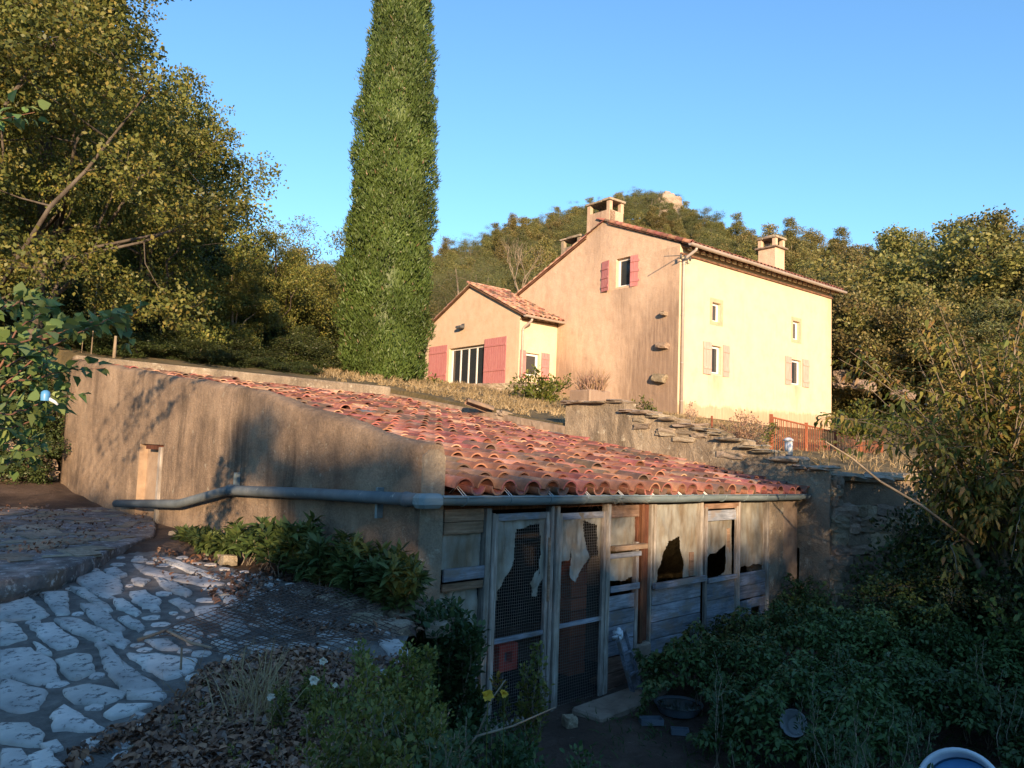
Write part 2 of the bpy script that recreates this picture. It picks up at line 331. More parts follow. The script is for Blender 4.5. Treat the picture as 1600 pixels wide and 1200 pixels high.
M['wood_leaf'] = leaf_mat('wood_leaf', [(.10, .11, .032), (.16, .155, .045), (.22, .195, .06), (.28, .225, .08)], .25, .5, .05, clump=.25, cs=.3)
M['pine_leaf'] = leaf_mat('pine_leaf', [(.07, .085, .03), (.11, .12, .038), (.15, .145, .048)], .15, .4, .03, clump=.25, cs=.3)
M['cypress_leaf'] = leaf_mat('cypress_leaf', [(.048, .084, .018), (.076, .120, .026), (.105, .148, .034), (.066, .105, .022)], .2, .1, 0, clump=.35, cs=.8)
M['cherry_leaf'] = leaf_mat('cherry_leaf', [(.09, .13, .03), (.14, .18, .04), (.21, .215, .045), (.29, .26, .055), (.34, .26, .065), (.30, .16, .06)], .4, .2, .02)
M['poplar_leaf'] = leaf_mat('poplar_leaf', [(.09, .16, .05), (.14, .22, .065), (.22, .28, .08), (.13, .20, .09)], .3, .2, .02, rough=.45)
M['nettle_leaf'] = leaf_mat('nettle_leaf', [(.042, .080, .022), (.068, .112, .030), (.10, .145, .038)], .2, .2, .02)
M['shrub_leaf'] = leaf_mat('shrub_leaf', [(.08, .11, .025), (.14, .16, .032), (.23, .21, .045)], .25, .3, .02)
M['shrub_green'] = leaf_mat('shrub_green', [(.035, .075, .025), (.055, .10, .032), (.085, .12, .035)], .25, .3, .02)
M['butterfly_leaf'] = leaf_mat('butterfly_leaf', [(.05, .085, .028), (.085, .125, .035), (.13, .16, .05)], .25, .2, .02)
M['dead_leaf'] = leaf_mat('dead_leaf', [(.08, .05, .035), (.17, .09, .055), (.28, .14, .08), (.38, .20, .11), (.20, .15, .12)], .1, .2, .0)
M['straw'] = leaf_mat('straw', [(.20, .14, .07), (.30, .22, .11), (.38, .29, .16)], .25, .2, .0)
M['straw_dull'] = leaf_mat('straw_dull', [(.13, .085, .045), (.21, .14, .075), (.29, .20, .11)], .2, .2, .0)
M['petal'] = leaf_mat('petal', [(.75, .70, .58), (.80, .74, .60)], .3, .05, 0)
M['petal_yellow'] = leaf_mat('petal_yellow', [(.75, .48, .04), (.80, .55, .08)], .3, .05, 0)
M['pink_seed'] = leaf_mat('pink_seed', [(.42, .24, .18), (.50, .33, .22), (.34, .22, .10)], .3, .1, 0)
# ------------------------------------------------------------------ local frames
SH_O, SH_R = (-0.518, 6.25), radians(44.4)
HO_O, HO_R = (6.063, 28.0), radians(39.0)
def shw(s, t, z=0): return Vector((SH_O[0] + cos(SH_R) * s - sin(SH_R) * t, SH_O[1] + sin(SH_R) * s + cos(SH_R) * t, z))
def how(s, t, z=0): return Vector((HO_O[0] + cos(HO_R) * s - sin(HO_R) * t, HO_O[1] + sin(HO_R) * s + cos(HO_R) * t, z))
def w2sh(x, y):
    dx, dy = x - SH_O[0], y - SH_O[1]; return cos(SH_R) * dx + sin(SH_R) * dy, -sin(SH_R) * dx + cos(SH_R) * dy
def sstep(a, b, x):
    u = np.clip((x - a) / (b - a), 0, 1); return u * u * (3 - 2 * u)
# ridge line seen above the house: (pixel column, pixel row of the tree tops, distance)
RIDGE = [(-900, 300, 60), (-200, 380, 75), (300, 430, 95), (520, 425, 130), (640, 408, 150), (700, 396, 160), (745, 384, 165), (800, 354, 175), (850, 342, 190), (905, 326, 205), (950, 314, 212),
         (985, 304, 215), (1020, 304, 215), (1050, 322, 210), (1090, 340, 195), (1130, 352, 170), (1200, 360, 130), (1300, 384, 100), (1400, 378, 84), (1500, 372, 74), (1600, 356, 66), (1800, 300, 60), (2400, 260, 55)]
_ra, _rt, _rd = [], [], []
for px, py, D in RIDGE:
    r = ray(px, py); _ra.append(atan2(r.x, r.y)); _rt.append(r.z / sqrt(r.x * r.x + r.y * r.y)); _rd.append(D)
_ra, _rt, _rd = map(np.array, (_ra, _rt, _rd))
def ridge(a):
    D = np.interp(a, _ra, _rd); return D, CZ + np.interp(a, _ra, _rt) * D
def hill(x, y):
    a = np.arctan2(x, np.maximum(y, 1e-3)); r = np.hypot(x, y); D, z = ridge(a)
    top = z - 6.0; base = 4.4
    u = np.clip((r - 46) / (D - 46), 0, None)
    prof = np.where(u < 1, u ** 1.15, 1 - .15 * (u - 1))
    n = np.sin(x * .11 + 1.3) * np.cos(y * .09) * 1.0 + np.sin(x * .05 - y * .07) * 1.4
    h = base + (top - base) * prof + n * np.clip(u * 3, 0, 1) * (1 - .6 * np.clip(u, 0, 1))
    return np.where(y > 0, h, base)
def ground_h(x, y):
    x = np.asarray(x, float); y = np.asarray(y, float)
    s, t = w2sh(x, y)
    bumps = .03 * np.sin(x * 2.3 + .7) * np.cos(y * 1.9) + .02 * np.sin(x * 5.1) * np.sin(y * 4.3 + 1)
    yard = .02 + .03 * np.clip(s, 0, 9) + bumps
    left = .88 + .045 * y + .02 * bumps - .03
    xb = -.72 + 0 * y
    low = yard + (left - yard) * (1 - sstep(xb, xb + .40, x))
    low = yard + (low - yard) * 1.0
    near = 1 - sstep(2.6, 3.4, y); low = low * (1 - near) + .9 * near
    # left of the shed: bank, then woodland floor
    wl = .88 + .045 * np.minimum(y, 9) - .02 + .12 * np.clip(-s - 3.0, 0, 3) * sstep(4, 9, t) + .10 * np.clip(t - 7, 0, 30) + bumps
    wl = np.where((t > 3.4), np.maximum(wl, 1.30), wl)
    terr = 2.2 + .155 * np.maximum(t, 0) + bumps
    terr = np.minimum(terr, 4.55)
    out = low.copy() if hasattr(low, 'copy') else low
    out = np.where((s < -.12) & (t > 0), wl, out)
    out = np.where((s >= -.12) & (s < 6.45) & (t > .1) & (t < 9.95), yard * .3, out)
    # far woodland floor joins the terrace behind the shed
    k = sstep(10.1, 16, t) * (1 - sstep(0, 6, -s)); beh = np.where(s < -.12, wl * (1 - k) + terr * k, terr)
    out = np.where((t >= 9.95), beh, out)
    # terrace behind the rough wall (line leaving the shed corner, 24 degrees clockwise)
    line = t + .455 * (s - 6.45)
    out = np.where((s >= 6.45) & (line > .25), terr, out)
    r = np.hypot(x, y); far = sstep(34, 48, r) * (y > 0)
    out = out * (1 - far) + hill(x, y) * far
    return out
def gh(x, y): return float(ground_h(np.array([x]), np.array([y]))[0])
def graded(a, b, fine, extra=(), lo=-420, hi=420):
    c = list(np.arange(a, b, fine)); step = fine; v = b
    while v < hi: c.append(v); step = min(step * 1.18, 7); v += step
    step = fine; v = a - fine
    while v > lo: c.append(v); step = min(step * 1.18, 7); v -= step
    c += list(extra); c = sorted(c); o = [c[0]]
    for q in c[1:]:
        if q - o[-1] > .012: o.append(q)
    return np.array(o)
gs = graded(-7, 13, .22, (-.13, -.11, 6.44, 6.46), -330, 330); gt = graded(-6, 14, .22, (9.94, 9.96, .09, .11), -60, 330)
Sg, Tg = np.meshgrid(gs, gt)
Xg = SH_O[0] + cos(SH_R) * Sg - sin(SH_R) * Tg; Yg = SH_O[1] + sin(SH_R) * Sg + cos(SH_R) * Tg
Zg = ground_h(Xg, Yg)
ns, ntt = len(gs), len(gt)
me = bpy.data.meshes.new('ground'); V = np.stack([Xg, Yg, Zg], -1).reshape(-1, 3)
ii = (np.arange(ntt - 1)[:, None] * ns + np.arange(ns - 1)[None, :]).ravel()
Fq = np.stack([ii, ii + 1, ii + 1 + ns, ii + ns], 1).astype(np.int32)
me.vertices.add(len(V)); me.vertices.foreach_set('co', V.astype(np.float32).ravel())
me.loops.add(len(Fq) * 4); me.loops.foreach_set('vertex_index', Fq.ravel())
me.polygons.add(len(Fq)); me.polygons.foreach_set('loop_start', np.arange(0, len(Fq) * 4, 4, dtype=np.int32)); me.polygons.foreach_set('loop_total', np.full(len(Fq), 4, dtype=np.int32))
me.materials.append(M['earth']); me.materials.append(M['meadow'])
cx = V[Fq[:, 0]]; sc_, tc_ = w2sh(cx[:, 0], cx[:, 1])
mi = (((sc_ > 6.4) & (tc_ + .455 * (sc_ - 6.45) > .2)) | (tc_ > 10)).astype(np.int32); me.polygons.foreach_set('material_index', mi)
me.update(calc_edges=True)
tag(link('ground', me), 'earth yard, bank and grassy terrace rising to the wooded hill', None, None, 'structure')

# ------------------------------------------------------------------ generic wall with openings
def wall_poly(name, outer, holes, a0, a1, axis, mat, parent, wob=0):
    """outer/holes: 2D (u,z) polygons; axis 'y': plane normal y, thickness a0..a1 ; axis 'x' likewise"""
    polys = [[Vector((p[0], p[1], 0)) for p in outer]] + [[Vector((p[0], p[1], 0)) for p in h] for h in holes]
    tris = geometry.tessellate_polygon(polys); flat = [p for pl in polys for p in pl]
    mb = MB()
    def P(p, a): return (p[0], a, p[1]) if axis == 'y' else (a, p[0], p[1])
    n = len(flat); vs_ = [P(p, a0) for p in flat] + [P(p, a1) for p in flat]; fs = []
    for tr in tris: fs.append(tuple(tr)); fs.append(tuple(n + i for i in reversed(tr)))
    k = 0
    for pl in polys:
        m = len(pl)
        for i in range(m): fs.append((k + i, k + (i + 1) % m, n + k + (i + 1) % m, n + k + i))
        k += m
    mb.add(vs_, fs); o = mb.build(name, mat, parent)
    bm = __import__('bmesh').new(); bm.from_mesh(o.data); __import__('bmesh').ops.recalc_face_normals(bm, faces=bm.faces); bm.to_mesh(o.data); bm.free()
    return o
def rect(u0, u1, z0, z1): return [(u0, z0), (u1, z0), (u1, z1), (u0, z1)]

# ------------------------------------------------------------------ canal tiles
def tile_mesh(name, L, w0, w1, h, th, inv, mat, n=8):
    mb = MB(); rings = []
    for (y, w) in ((0, w0), (L, w1)):
        for q in (0, th):
            rr = w / 2 - q
            rings.append([(-cos(pi * i / n) * rr, y, (sin(pi * i / n) * (h * w / w0) - q * (.9 if sin(pi * i / n) > .3 else .2))) for i in range(n + 1)])
    if inv: rings = [[(x, y, -z) for x, y, z in r] for r in rings]
    o0, i0, o1, i1 = rings
    def strip(a, b, sm, flip=False):
        m = len(a); fs = [(i, i + 1, m + i + 1, m + i) for i in range(m - 1)]
        if flip: fs = [f[::-1] for f in fs]
        mb.add(a + b, fs, sm)
    fl = inv
    strip(o0, o1, True, fl); strip(i0, i1, True, not fl); strip(o0, i0, False, not fl); strip(o1, i1, False, fl)
    mb.add([o0[0], o1[0], i1[0], i0[0]], [(0, 1, 2, 3)]); mb.add([o0[-1], o1[-1], i1[-1], i0[-1]], [(3, 2, 1, 0)])
    return mb.mesh(name, mat)
def stuff_copies(name, meshes_mats, parent):
    """join many transformed copies of small meshes into one stuff object per call"""
    mats = []; VV = []; FF = []; MI = []; SM = []; base = 0
    for me, Mx in meshes_mats:
        mt = me.materials[0]
        if mt not in mats: mats.append(mt)
        k = mats.index(mt); nv = len(me.vertices); co = np.empty(nv * 3, dtype=np.float32); me.vertices.foreach_get('co', co)
        co = co.reshape(-1, 3) @ np.array(Mx.to_3x3()).T + np.array(Mx.translation); VV.append(co)
        for p in me.polygons: FF.append(tuple(base + i for i in p.vertices)); MI.append(k); SM.append(p.use_smooth)
        base += nv
    me = bpy.data.meshes.new(name); me.from_pydata(np.concatenate(VV).tolist(), [], FF)
    for mt in mats: me.materials.append(mt)
    me.polygons.foreach_set('material_index', MI); me.polygons.foreach_set('use_smooth', SM); me.update()
    return link(name, me, parent, 'stuff')

# ------------------------------------------------------------------ stones
def stone_mesh(seed, mat, flat=.8, blocky=.55, sub=2):
    bmesh = __import__('bmesh'); bm = bmesh.new(); bmesh.ops.create_cube(bm, size=1.0)
    bmesh.ops.subdivide_edges(bm, edges=bm.edges, cuts=sub, use_grid_fill=True)
    rs = random.Random(seed); off = Vector((rs.uniform(0, 50), rs.uniform(0, 50), rs.uniform(0, 50)))
    for v in bm.verts:
        c = v.co.copy(); sph = c.normalized() * .62; c = c * blocky + sph * (1 - blocky)
        c += Vector(noise.noise_vector(c * 2.2 + off)) * .14 + Vector(noise.noise_vector(c * 5 + off)) * .05
        v.co = c
    me = bpy.data.meshes.new('stone'); bm.to_mesh(me); bm.free(); me.materials.append(mat); return me
STONES = [stone_mesh(i, M['stone'], blocky=.72) for i in range(9)]
CAPS = [stone_mesh(20 + i, M['stone_cap'], blocky=.85) for i in range(6)]

# ------------------------------------------------------------------ HOUSE
house = empty('house', (HO_O[0], HO_O[1], 0), HO_R, 'ochre rendered stone house with pink shutters, tiled roof and low side wing', 'house')
ZB = 3.2
gw = lambda y: 10.28 + .40 * y if y < 3.9 else 11.84 - .42 * (y - 3.9)
GL = 11.0; XL = 10.95
ow = [(2.0, 2.54, 7.61, 8.37), (1.95, 2.63, 5.59, 6.69), (7.70, 8.26, 7.59, 8.42), (7.62, 8.4, 5.63, 6.73)]
wall_poly('front_wall', rect(0, XL, ZB, 10.28), [rect(*h) for h in ow], 0, .35, 'y', M['stucco_front'], house)
wall_poly('gable_wall', [(.001, ZB), (GL, ZB), (GL, gw(GL)), (4.98, gw(4.98)), (4.98, 12.42), (3.68, 12.42), (3.68, gw(3.68)), (.001, gw(0))], [rect(2.47, 3.22, 9.04, 10.23)], -.004, .346, 'x', M['stucco_house'], house)
wall_poly('back_gable_wall', [(.36, ZB), (GL, ZB), (GL, gw(GL)), (3.9, gw(3.9)), (.36, gw(0))], [], XL - .35, XL - .002, 'x', M['stucco_house'], house)
wall_poly('rear_wall', rect(.36, XL - .36, ZB, gw(GL)), [], GL - .3, GL - .003, 'y', M['stucco_house'], house)
def window(parent, u0, u1, z0, z1, plane, axis, inward, sashes=1, off=.14, fw=.065, sill=True):
    """white framed window set back in an opening"""
    d = 1 if inward > 0 else -1
    A = lambda a: plane + d * a
    def bx(mb, ua, ub, za, zb, da, db):
        if axis == 'y': mb.box(ua, ub, A(da), A(db), za, zb, bev=.006)
        else: mb.box(A(da), A(db), ua, ub, za, zb, bev=.006)
    f = MB(); bx(f, u0, u0 + fw, z0, z1, off, off + .07); bx(f, u1 - fw, u1, z0, z1, off, off + .07)
    bx(f, u0 + fw, u1 - fw, z0, z0 + fw, off, off + .07); bx(f, u0 + fw, u1 - fw, z1 - fw, z1, off, off + .07)
    w = f.build('window', M['white'], parent)
    n = sashes
    for i in range(n):
        a = u0 + fw + (u1 - u0 - 2 * fw) * i / n; b_ = u0 + fw + (u1 - u0 - 2 * fw) * (i + 1) / n
        g = MB(); bx(g, a + .002, b_ - .002, z0 + fw + .002, z1 - fw - .002, off + .03, off + .045); g.build('pane', M['glass'], w)
        if n > 1 and i: 
            q = MB(); bx(q, a - .045, a + .045, z0 + fw, z1 - fw, off + .005, off + .065); q.build('mullion', M['white'], w)
    if sill:
        q = MB(); bx(q, u0 - .0, u1 + .0, z0 - .005, z0 + .03, .02, off); q.build('sill', M['surround'], w)
    bk = MB(); bx(bk, u0, u1, z0, z1, .55, .6); bk.build('unlit_room_panel', M['dark'], w)  # near-black panel in place of the unlit room
    return w
for h in ow: window(house, *h, 0, 'y', 1, 1 if h[3] - h[2] < 1 else 1, fw=.09)
window(house, 2.47, 3.22, 9.04, 10.23, 0, 'x', 1, 1, fw=.10)
def surround(parent, u0, u1, z0, z1, w=.17, d=.012):
    rs = random.Random(int(u0 * 100)); mb = MB()
    def strip(a0, a1, c0, c1):
        mb.box(a0, a1, -d, -.001, c0, c1)
    strip(u0 - w, u0, z0 - .12, z1 + .16); strip(u1, u1 + w, z0 - .12, z1 + .16); strip(u0, u1, z1, z1 + .16); strip(u0, u1, z0 - .12, z0)
    mb.build('window_surround', M['surround'], parent)
surround(house, *ow[0], w=.14); surround(house, *ow[2], w=.12)
def shutter(parent, M4, w, h, mat, battens=(.14, .5, .86), zbar=False):
    """closed-plank shutter, local x 0..w, z 0..h, outer face towards -y"""
    root = MB(); n = max(2, round(w / .16))
    for i in range(n): root.box(w * i / n + .004, w * (i + 1) / n - .004, -.03, 0, 0, h, M4)
    o = root.build('shutter', mat, parent)
    for q in battens:
        b = MB(); b.box(.02, w - .02, -.055, -.031, h * q - .045, h * q + .045, M4, bev=.006); b.build('batten', mat, o)
    return o
T = Matrix.Translation; Rz = lambda a: Matrix.Rotation(a, 4, 'Z')
for x0, w in ((1.46, .46), (2.70, .46)): shutter(house, T((x0, -.012, 5.54)) @ Rz(radians(random.uniform(-6, 6))), w, 1.24, M['shutter_pale'], (.2, .8))
for x0, w in ((7.10, .5), (8.47, .5)): shutter(house, T((x0, -.012, 5.60)) @ Rz(radians(random.uniform(-6, 6))), w, 1.22, M['shutter_pale'], (.2, .8))
# gable shutters: outer face towards -x : local x -> +y reversed
GX = lambda y, x, z, a=0: T((x, y, z)) @ Rz(-pi / 2 + a)
shutter(house, GX(3.98, -.03, 8.98, -.18), .5, 1.24, M['shutter'], (.15, .45, .75))
shutter(house, GX(2.42, -.03, 8.98, .15), .47, 1.24, M['shutter'], (.18, .5, .82))
# quoin stones left proud on the gable corner
for (y, z, w, h) in ((.72, 7.70, .22, .14), (.78, 6.50, .5, .22), (.9, 5.28, .62, .3)):
    o = link('quoin_stone', STONES[int(z) % 9], house, loc=(-.06, y - .1, z), rot=(.15, 0, 0), scale=(.34, w, h))
# chimneys
def chimney(x0, x1, y0, y1, z0, z1, zc, mat):
    mb = MB(); mb.box(x0, x1, y0, y1, z0, z1, bev=.02)
    e = .17
    for (a, b) in ((x0, y0), (x1 - e, y0), (x0, y1 - e), (x1 - e, y1 - e)): mb.box(a, a + e, b, b + e, z1 - .02, zc - .06)
    c = mb.build('chimney', mat, house)
    k = MB(); k.box(x0 + .1, x1 - .1, y0 + .1, y1 - .1, z1 - .01, z1 + .02); k.build('flue', M['dark'], c)
    rs = random.Random(int(x0 * 10)); k = MB(); n = 3
    for i in range(n):
        a = y0 - .07 + (y1 - y0 + .14) * i / n; b = y0 - .07 + (y1 - y0 + .14) * (i + 1) / n
        k.box(x0 - .06, x1 + .06, a, b - .015, zc - .06 + rs.uniform(0, .03), zc + .02 + rs.uniform(0, .05), bev=.02)
    k.build('cap_slab', M['stone_cap'], c)
    return c
chimney(.0, .85, 3.68, 4.98, 10.8, 12.42, 12.86, M['stucco_house'])
chimney(.35, 1.15, 5.75, 6.95, 10.2, 11.42, 11.80, M['stucco_grey'])
c3 = chimney(8.0, 8.75, 1.05, 1.95, 10.3, 12.0, 12.42, M['stucco_house'])
k = MB(); k.box(7.88, 8.87, .93, 2.07, 11.93, 12.0, bev=.02); k.build('lower_slab', M['stone_cap'], c3)
k = MB(); k.box(8.1, 8.6, 1.2, 1.7, 12.47, 12.55, bev=.02); k.build('top_stone', M['stone_cap'], c3)
# main roof
TC = tile_mesh('tile', .46, .21, .165, .085, .014, False, M['tile']); TI = tile_mesh('tile', .46, .17, .21, .075, .014, True, M['tile'])
TCp = TC.copy(); TCp.materials[0] = M['tile_pale']; TIp = TI.copy(); TIp.materials[0] = M['tile_pale']
TCd = TC.copy(); TCd.materials[0] = M['tile_dark']; TId = TI.copy(); TId.materials[0] = M['tile_dark']
TCs = TC.copy(); TCs.materials[0] = M['tile_slate']
rroof = MB(); ov = .45
zr = lambda y: 10.36 + .40 * y if y < 3.9 else 11.92 - .42 * (y - 3.9)
rroof.prism([(-ov, zr(-ov) - .03), (-ov, zr(-ov)), (3.9, zr(3.9)), (GL + .4, zr(GL + .4)), (GL + .4, zr(GL + .4) - .05), (3.9, zr(3.9) - .06)], .0, XL + .08, 'x')
rroof.prism([(-ov, zr(-ov) - .03), (-ov, zr(-ov)), (3.67, zr(3.67)), (3.67, zr(3.67) - .06)], -.08, -.001, 'x'); rroof.prism([(4.99, zr(4.99) - .06), (4.99, zr(4.99)), (GL + .4, zr(GL + .4)), (GL + .4, zr(GL + .4) - .05)], -.08, -.001, 'x')
roof = rroof.build('roof', M['rafter'], house)
rs = random.Random(5)
stuffl = []
ncol = 44
for c in range(ncol + 1):
    x = -.02 + c * (XL + .04) / ncol
    for side in (0, 1):
        rows = 14 if side == 0 else 24
        for r in range(rows):
            if side == 0: y = -ov - .06 + r * .34; sl = atan2(.40, 1); Mx = T((x, y, zr(max(-9, y)) + .055)) @ Matrix.Rotation(sl - .03, 4, 'X')
            else:
                y = 3.9 + .05 + (r + 1) * .34 - .02; 
                if y > GL + .5: continue
                sl = atan2(.42, 1); Mx = T((x, y, zr(y) + .055)) @ Rz(pi) @ Matrix.Rotation(sl - .03, 4, 'X')
                if r % 2 and c > 6: pass
            Mx = Mx @ Rz(rs.uniform(-.03, .03))
            if side == 0 and r == 0: 
                o = link('tile', TC, roof, loc=Mx.translation, rot=Mx.to_euler())
            elif side == 1 and c > 8: continue
            else: stuffl.append((TC if rs.random() < .6 else TCd, Mx))
            if c < ncol and (side == 0 and r == 0):
                M2 = T((x + XL / ncol / 2, y, zr(y) + .075)) @ Matrix.Rotation(atan2(.40, 1) - .03, 4, 'X'); stuffl.append((TI, M2))
stuff_copies('roof_tiles', stuffl, roof)
# rake tiles along the visible gable edge
for i in range(12):
    y = -ov - .1 + i * .345; Mx = T((-.02, y, zr(y) + .075)) @ Matrix.Rotation(atan2(.40, 1) - .02, 4, 'X') @ Matrix.Rotation(-.5, 4, 'Y')
    link('rake_tile', TC, roof, loc=Mx.translation, rot=Mx.to_euler(), scale=(1.15, 1, 1.0))
for i in range(21):
    y = 5.0 + (i + 1) * .36; 
    if y > GL + .3: break
    Mx = T((-.02, y, zr(y) + .075)) @ Rz(pi) @ Matrix.Rotation(atan2(.42, 1) - .02, 4, 'X') @ Matrix.Rotation(.5, 4, 'Y')
    link('rake_tile', TCp, roof, loc=Mx.translation, rot=Mx.to_euler(), scale=(1.15, 1, 1))
q = MB()
for i in range(28):
    x = .1 + i * (XL - .2) / 27
    Mx = T((x, 0, 0)); q = MB(); y0, y1 = -ov + .03, -.002
    q.add([Mx @ Vector(p) for p in ((-.05, y0, zr(y0) - .16), (.05, y0, zr(y0) - .16), (.05, y1, zr(y1) - .19), (-.05, y1, zr(y1) - .19), (-.05, y0, zr(y0) - .035), (.05, y0, zr(y0) - .035), (.05, y1, zr(y1) - .06), (-.05, y1, zr(y1) - .06))],
          [(3, 2, 1, 0), (4, 5, 6, 7), (0, 1, 5, 4), (1, 2, 6, 5), (2, 3, 7, 6), (3, 0, 4, 7)])
    q.build('rafter', M['rafter'], roof)
for i in range(27):
    x = .1 + (i + .5) * (XL - .2) / 27; q = MB(); q.box(x - .12, x + .12, -.26, -.2, 10.02, 10.10, bev=.008); q.build('sun_catch_block', M['stucco_front'], roof)  # pale blocks added to catch the sun as bright dashes between rafters
q = MB(); q.box(0, XL, -.07, -.002, 9.86, 9.93); q.build('wall_plate', M['rafter'], roof)
def gutter(parent, p0, p1, r, mat, name='gutter', nb=10, thick=.006):
    """half-round gutter from p0 to p1 (local points, top edge height)"""
    p0, p1 = Vector(p0), Vector(p1); d = (p1 - p0).normalized(); a = d.cross(Vector((0, 0, 1))).normalized(); b = a.cross(d)
    mb = MB(); n = 10; m = 12; L = (p1 - p0).length
    for rr, flip in ((r, False), (r - thick, True)):
        vs_ = []
        for j in range(m + 1):
            p = p0.lerp(p1, j / m) + Vector((0, 0, -.012 * sin(pi * ((j * 3 / m) % 1)) if L > 4 else 0))
            for i in range(n + 1):
                an = pi * i / n; vs_.append(p + a * (-cos(an) * rr) + b * (-sin(an) * rr) * (1 if b.z > 0 else -1))
        fs = [(j * (n + 1) + i, j * (n + 1) + i + 1, (j + 1) * (n + 1) + i + 1, (j + 1) * (n + 1) + i) for j in range(m) for i in range(n)]
        mb.add(vs_, [f[::-1] for f in fs] if flip else fs, True)
    for e in (p0, p1):
        vs_ = [e + a * (-cos(pi * i / n) * r) + b * (-sin(pi * i / n) * r) * (1 if b.z > 0 else -1) for i in range(n + 1)]; mb.add(vs_, [tuple(range(n + 1))])
    # rolled front bead
    g = mb.build(name, mat, parent)
    bd = MB(); bd.tube([p0 + a * r, p1 + a * r], .009, 6); bd.tube([p0 - a * r, p1 - a * r], .006, 5); bd.build('bead', mat, g)
    for j in range(nb):
        e = p0.lerp(p1, (j + .5) / nb); k = MB(); k.tube([e + a * (-cos(pi * i / 8) * (r + .006)) + b * (-sin(pi * i / 8) * (r + .006)) * (1 if b.z > 0 else -1) for i in range(9)], .007, 4)
        k.build('bracket', mat, g)
    return g
gutter(house, (-.12, -ov - .10, zr(-ov) - .01), (XL + .25, -ov - .10, zr(-ov) - .03), .085, M['gutter_pale'], nb=14)
def pipe(parent, pts, r, mat, name='downpipe', collars=()):
    mb = MB(); P = [Vector(p) for p in pts]; out = [P[0]]
    for i in range(1, len(P) - 1):      # round the bends
        a = P[i].lerp(P[i - 1], min(.4, .09 / (P[i] - P[i - 1]).length)); b = P[i].lerp(P[i + 1], min(.4, .09 / (P[i + 1] - P[i]).length))
        out += [a, (a + b + P[i] * 2) / 4, b]
    out.append(P[-1]); mb.tube(out, r, 12); o = mb.build(name, mat, parent)
    for (p, d) in collars:
        p, d = Vector(p), Vector(d).normalized(); k = MB(); k.tube([p - d * .02, p + d * .02], r * 1.18, 12); k.build('collar', mat, o)
    return o
pipe(house, [(.25, -ov - .10, 10.05), (.25, -ov - .10, 9.98), (.12, -.09, 9.68), (.12, -.09, 3.6)], .055, M['gutter_pale'], collars=[((.12, -.09, z), (0, 0, 1)) for z in (9.5, 7.6, 5.8, 4.4)])
# bracket with power-line insulators
q = MB(); q.tube([(.0, -.02, 9.75), (-.05, -.3, 9.72)], .02, 6); q.tube([(-.3, -.15, 9.62), (.35, -.35, 9.70)], .018, 6)
for x in (-.25, .0, .28): q.tube([(x, -.25, 9.62), (x, -.25, 9.78)], .035, 8)
q.tube([(-.02, -.1, 9.8), (-.9, .0, 9.62)], .016, 5); q.build('cable_bracket', M['lamp_grey'], house)
q = MB(); q.tube([(.18, -.02, 9.6), (.2, -.03, 8), (.19, -.02, 5.5)], .012, 5); q.build('cable', M['dark'], house)
# side wing
AX, AY0, AY1 = -2.13, 6.63, 13.83
az = lambda y: 8.08 + .465 * (y - AY0) if y < 10.23 else 9.754 - .465 * (y - 10.23)
wall_poly('wing_gable', [(AY0, ZB), (AY1, ZB), (AY1, az(AY1)), (10.23, az(10.23)), (AY0, az(AY0))], [rect(9.05, 11.77, 4.9, 7.02)], AX, AX + .3, 'x', M['stucco_wing'], house)
wall_poly('wing_side_wall', rect(AX + .301, -.006, ZB, 8.08), [rect(-1.72, -.97, 5.52, 6.5)], AY0 + .002, AY0 + .3, 'y', M['stucco_front'], house)
q = MB(); q.box(AX + .31, -.01, 13.5, 13.82, ZB, 8.0); q.build('wing_rear_wall', M['stucco_house'], house)
q = MB(); q.box(AX - .004, AX + .32, AY0 - .004, AY0 + .22, ZB, 8.06); q.build('corner_render', M['stucco_front'], house)
window(house, -1.72, -.97, 5.52, 6.5, AY0, 'y', 1, 1, fw=.10)
w = window(house, 9.05, 11.77, 4.9, 7.02, AX, 'x', 1, 4, fw=.10, off=.16)
q = MB(); q.box(AX + .36, AX + .38, 10.95, 11.5, 5.0, 6.9); q.build('curtain', M['surround'], w)
shutter(house, T((-2.08, AY0 - .012, 5.42)), .32, 1.16, M['shutter'], (.2, .8)); shutter(house, T((-.88, AY0 - .012, 5.42)), .46, 1.16, M['shutter'], (.2, .5, .8))
shutter(house, GX(8.99, AX - .012, 4.86), 1.55, 2.36, M['shutter'], (.12, .4, .86)); shutter(house, GX(13.45, AX - .012, 4.86), 1.55, 2.36, M['shutter'], (.12, .4, .86))
aroof = MB(); e0 = .28; zt = lambda y: az(y) + .08
aroof.prism([(AY0 - e0 - .1, zt(AY0 - e0 - .1) - .05), (AY0 - e0 - .1, zt(AY0 - e0 - .1)), (10.23, zt(10.23)), (AY1 + .3, zt(AY1 + .3)), (AY1 + .3, zt(AY1 + .3) - .05), (10.23, zt(10.23) - .06)], AX - .12, -.005, 'x')
ar = aroof.build('wing_roof', M['rafter'], house)
rs = random.Random(8); ar_s = []
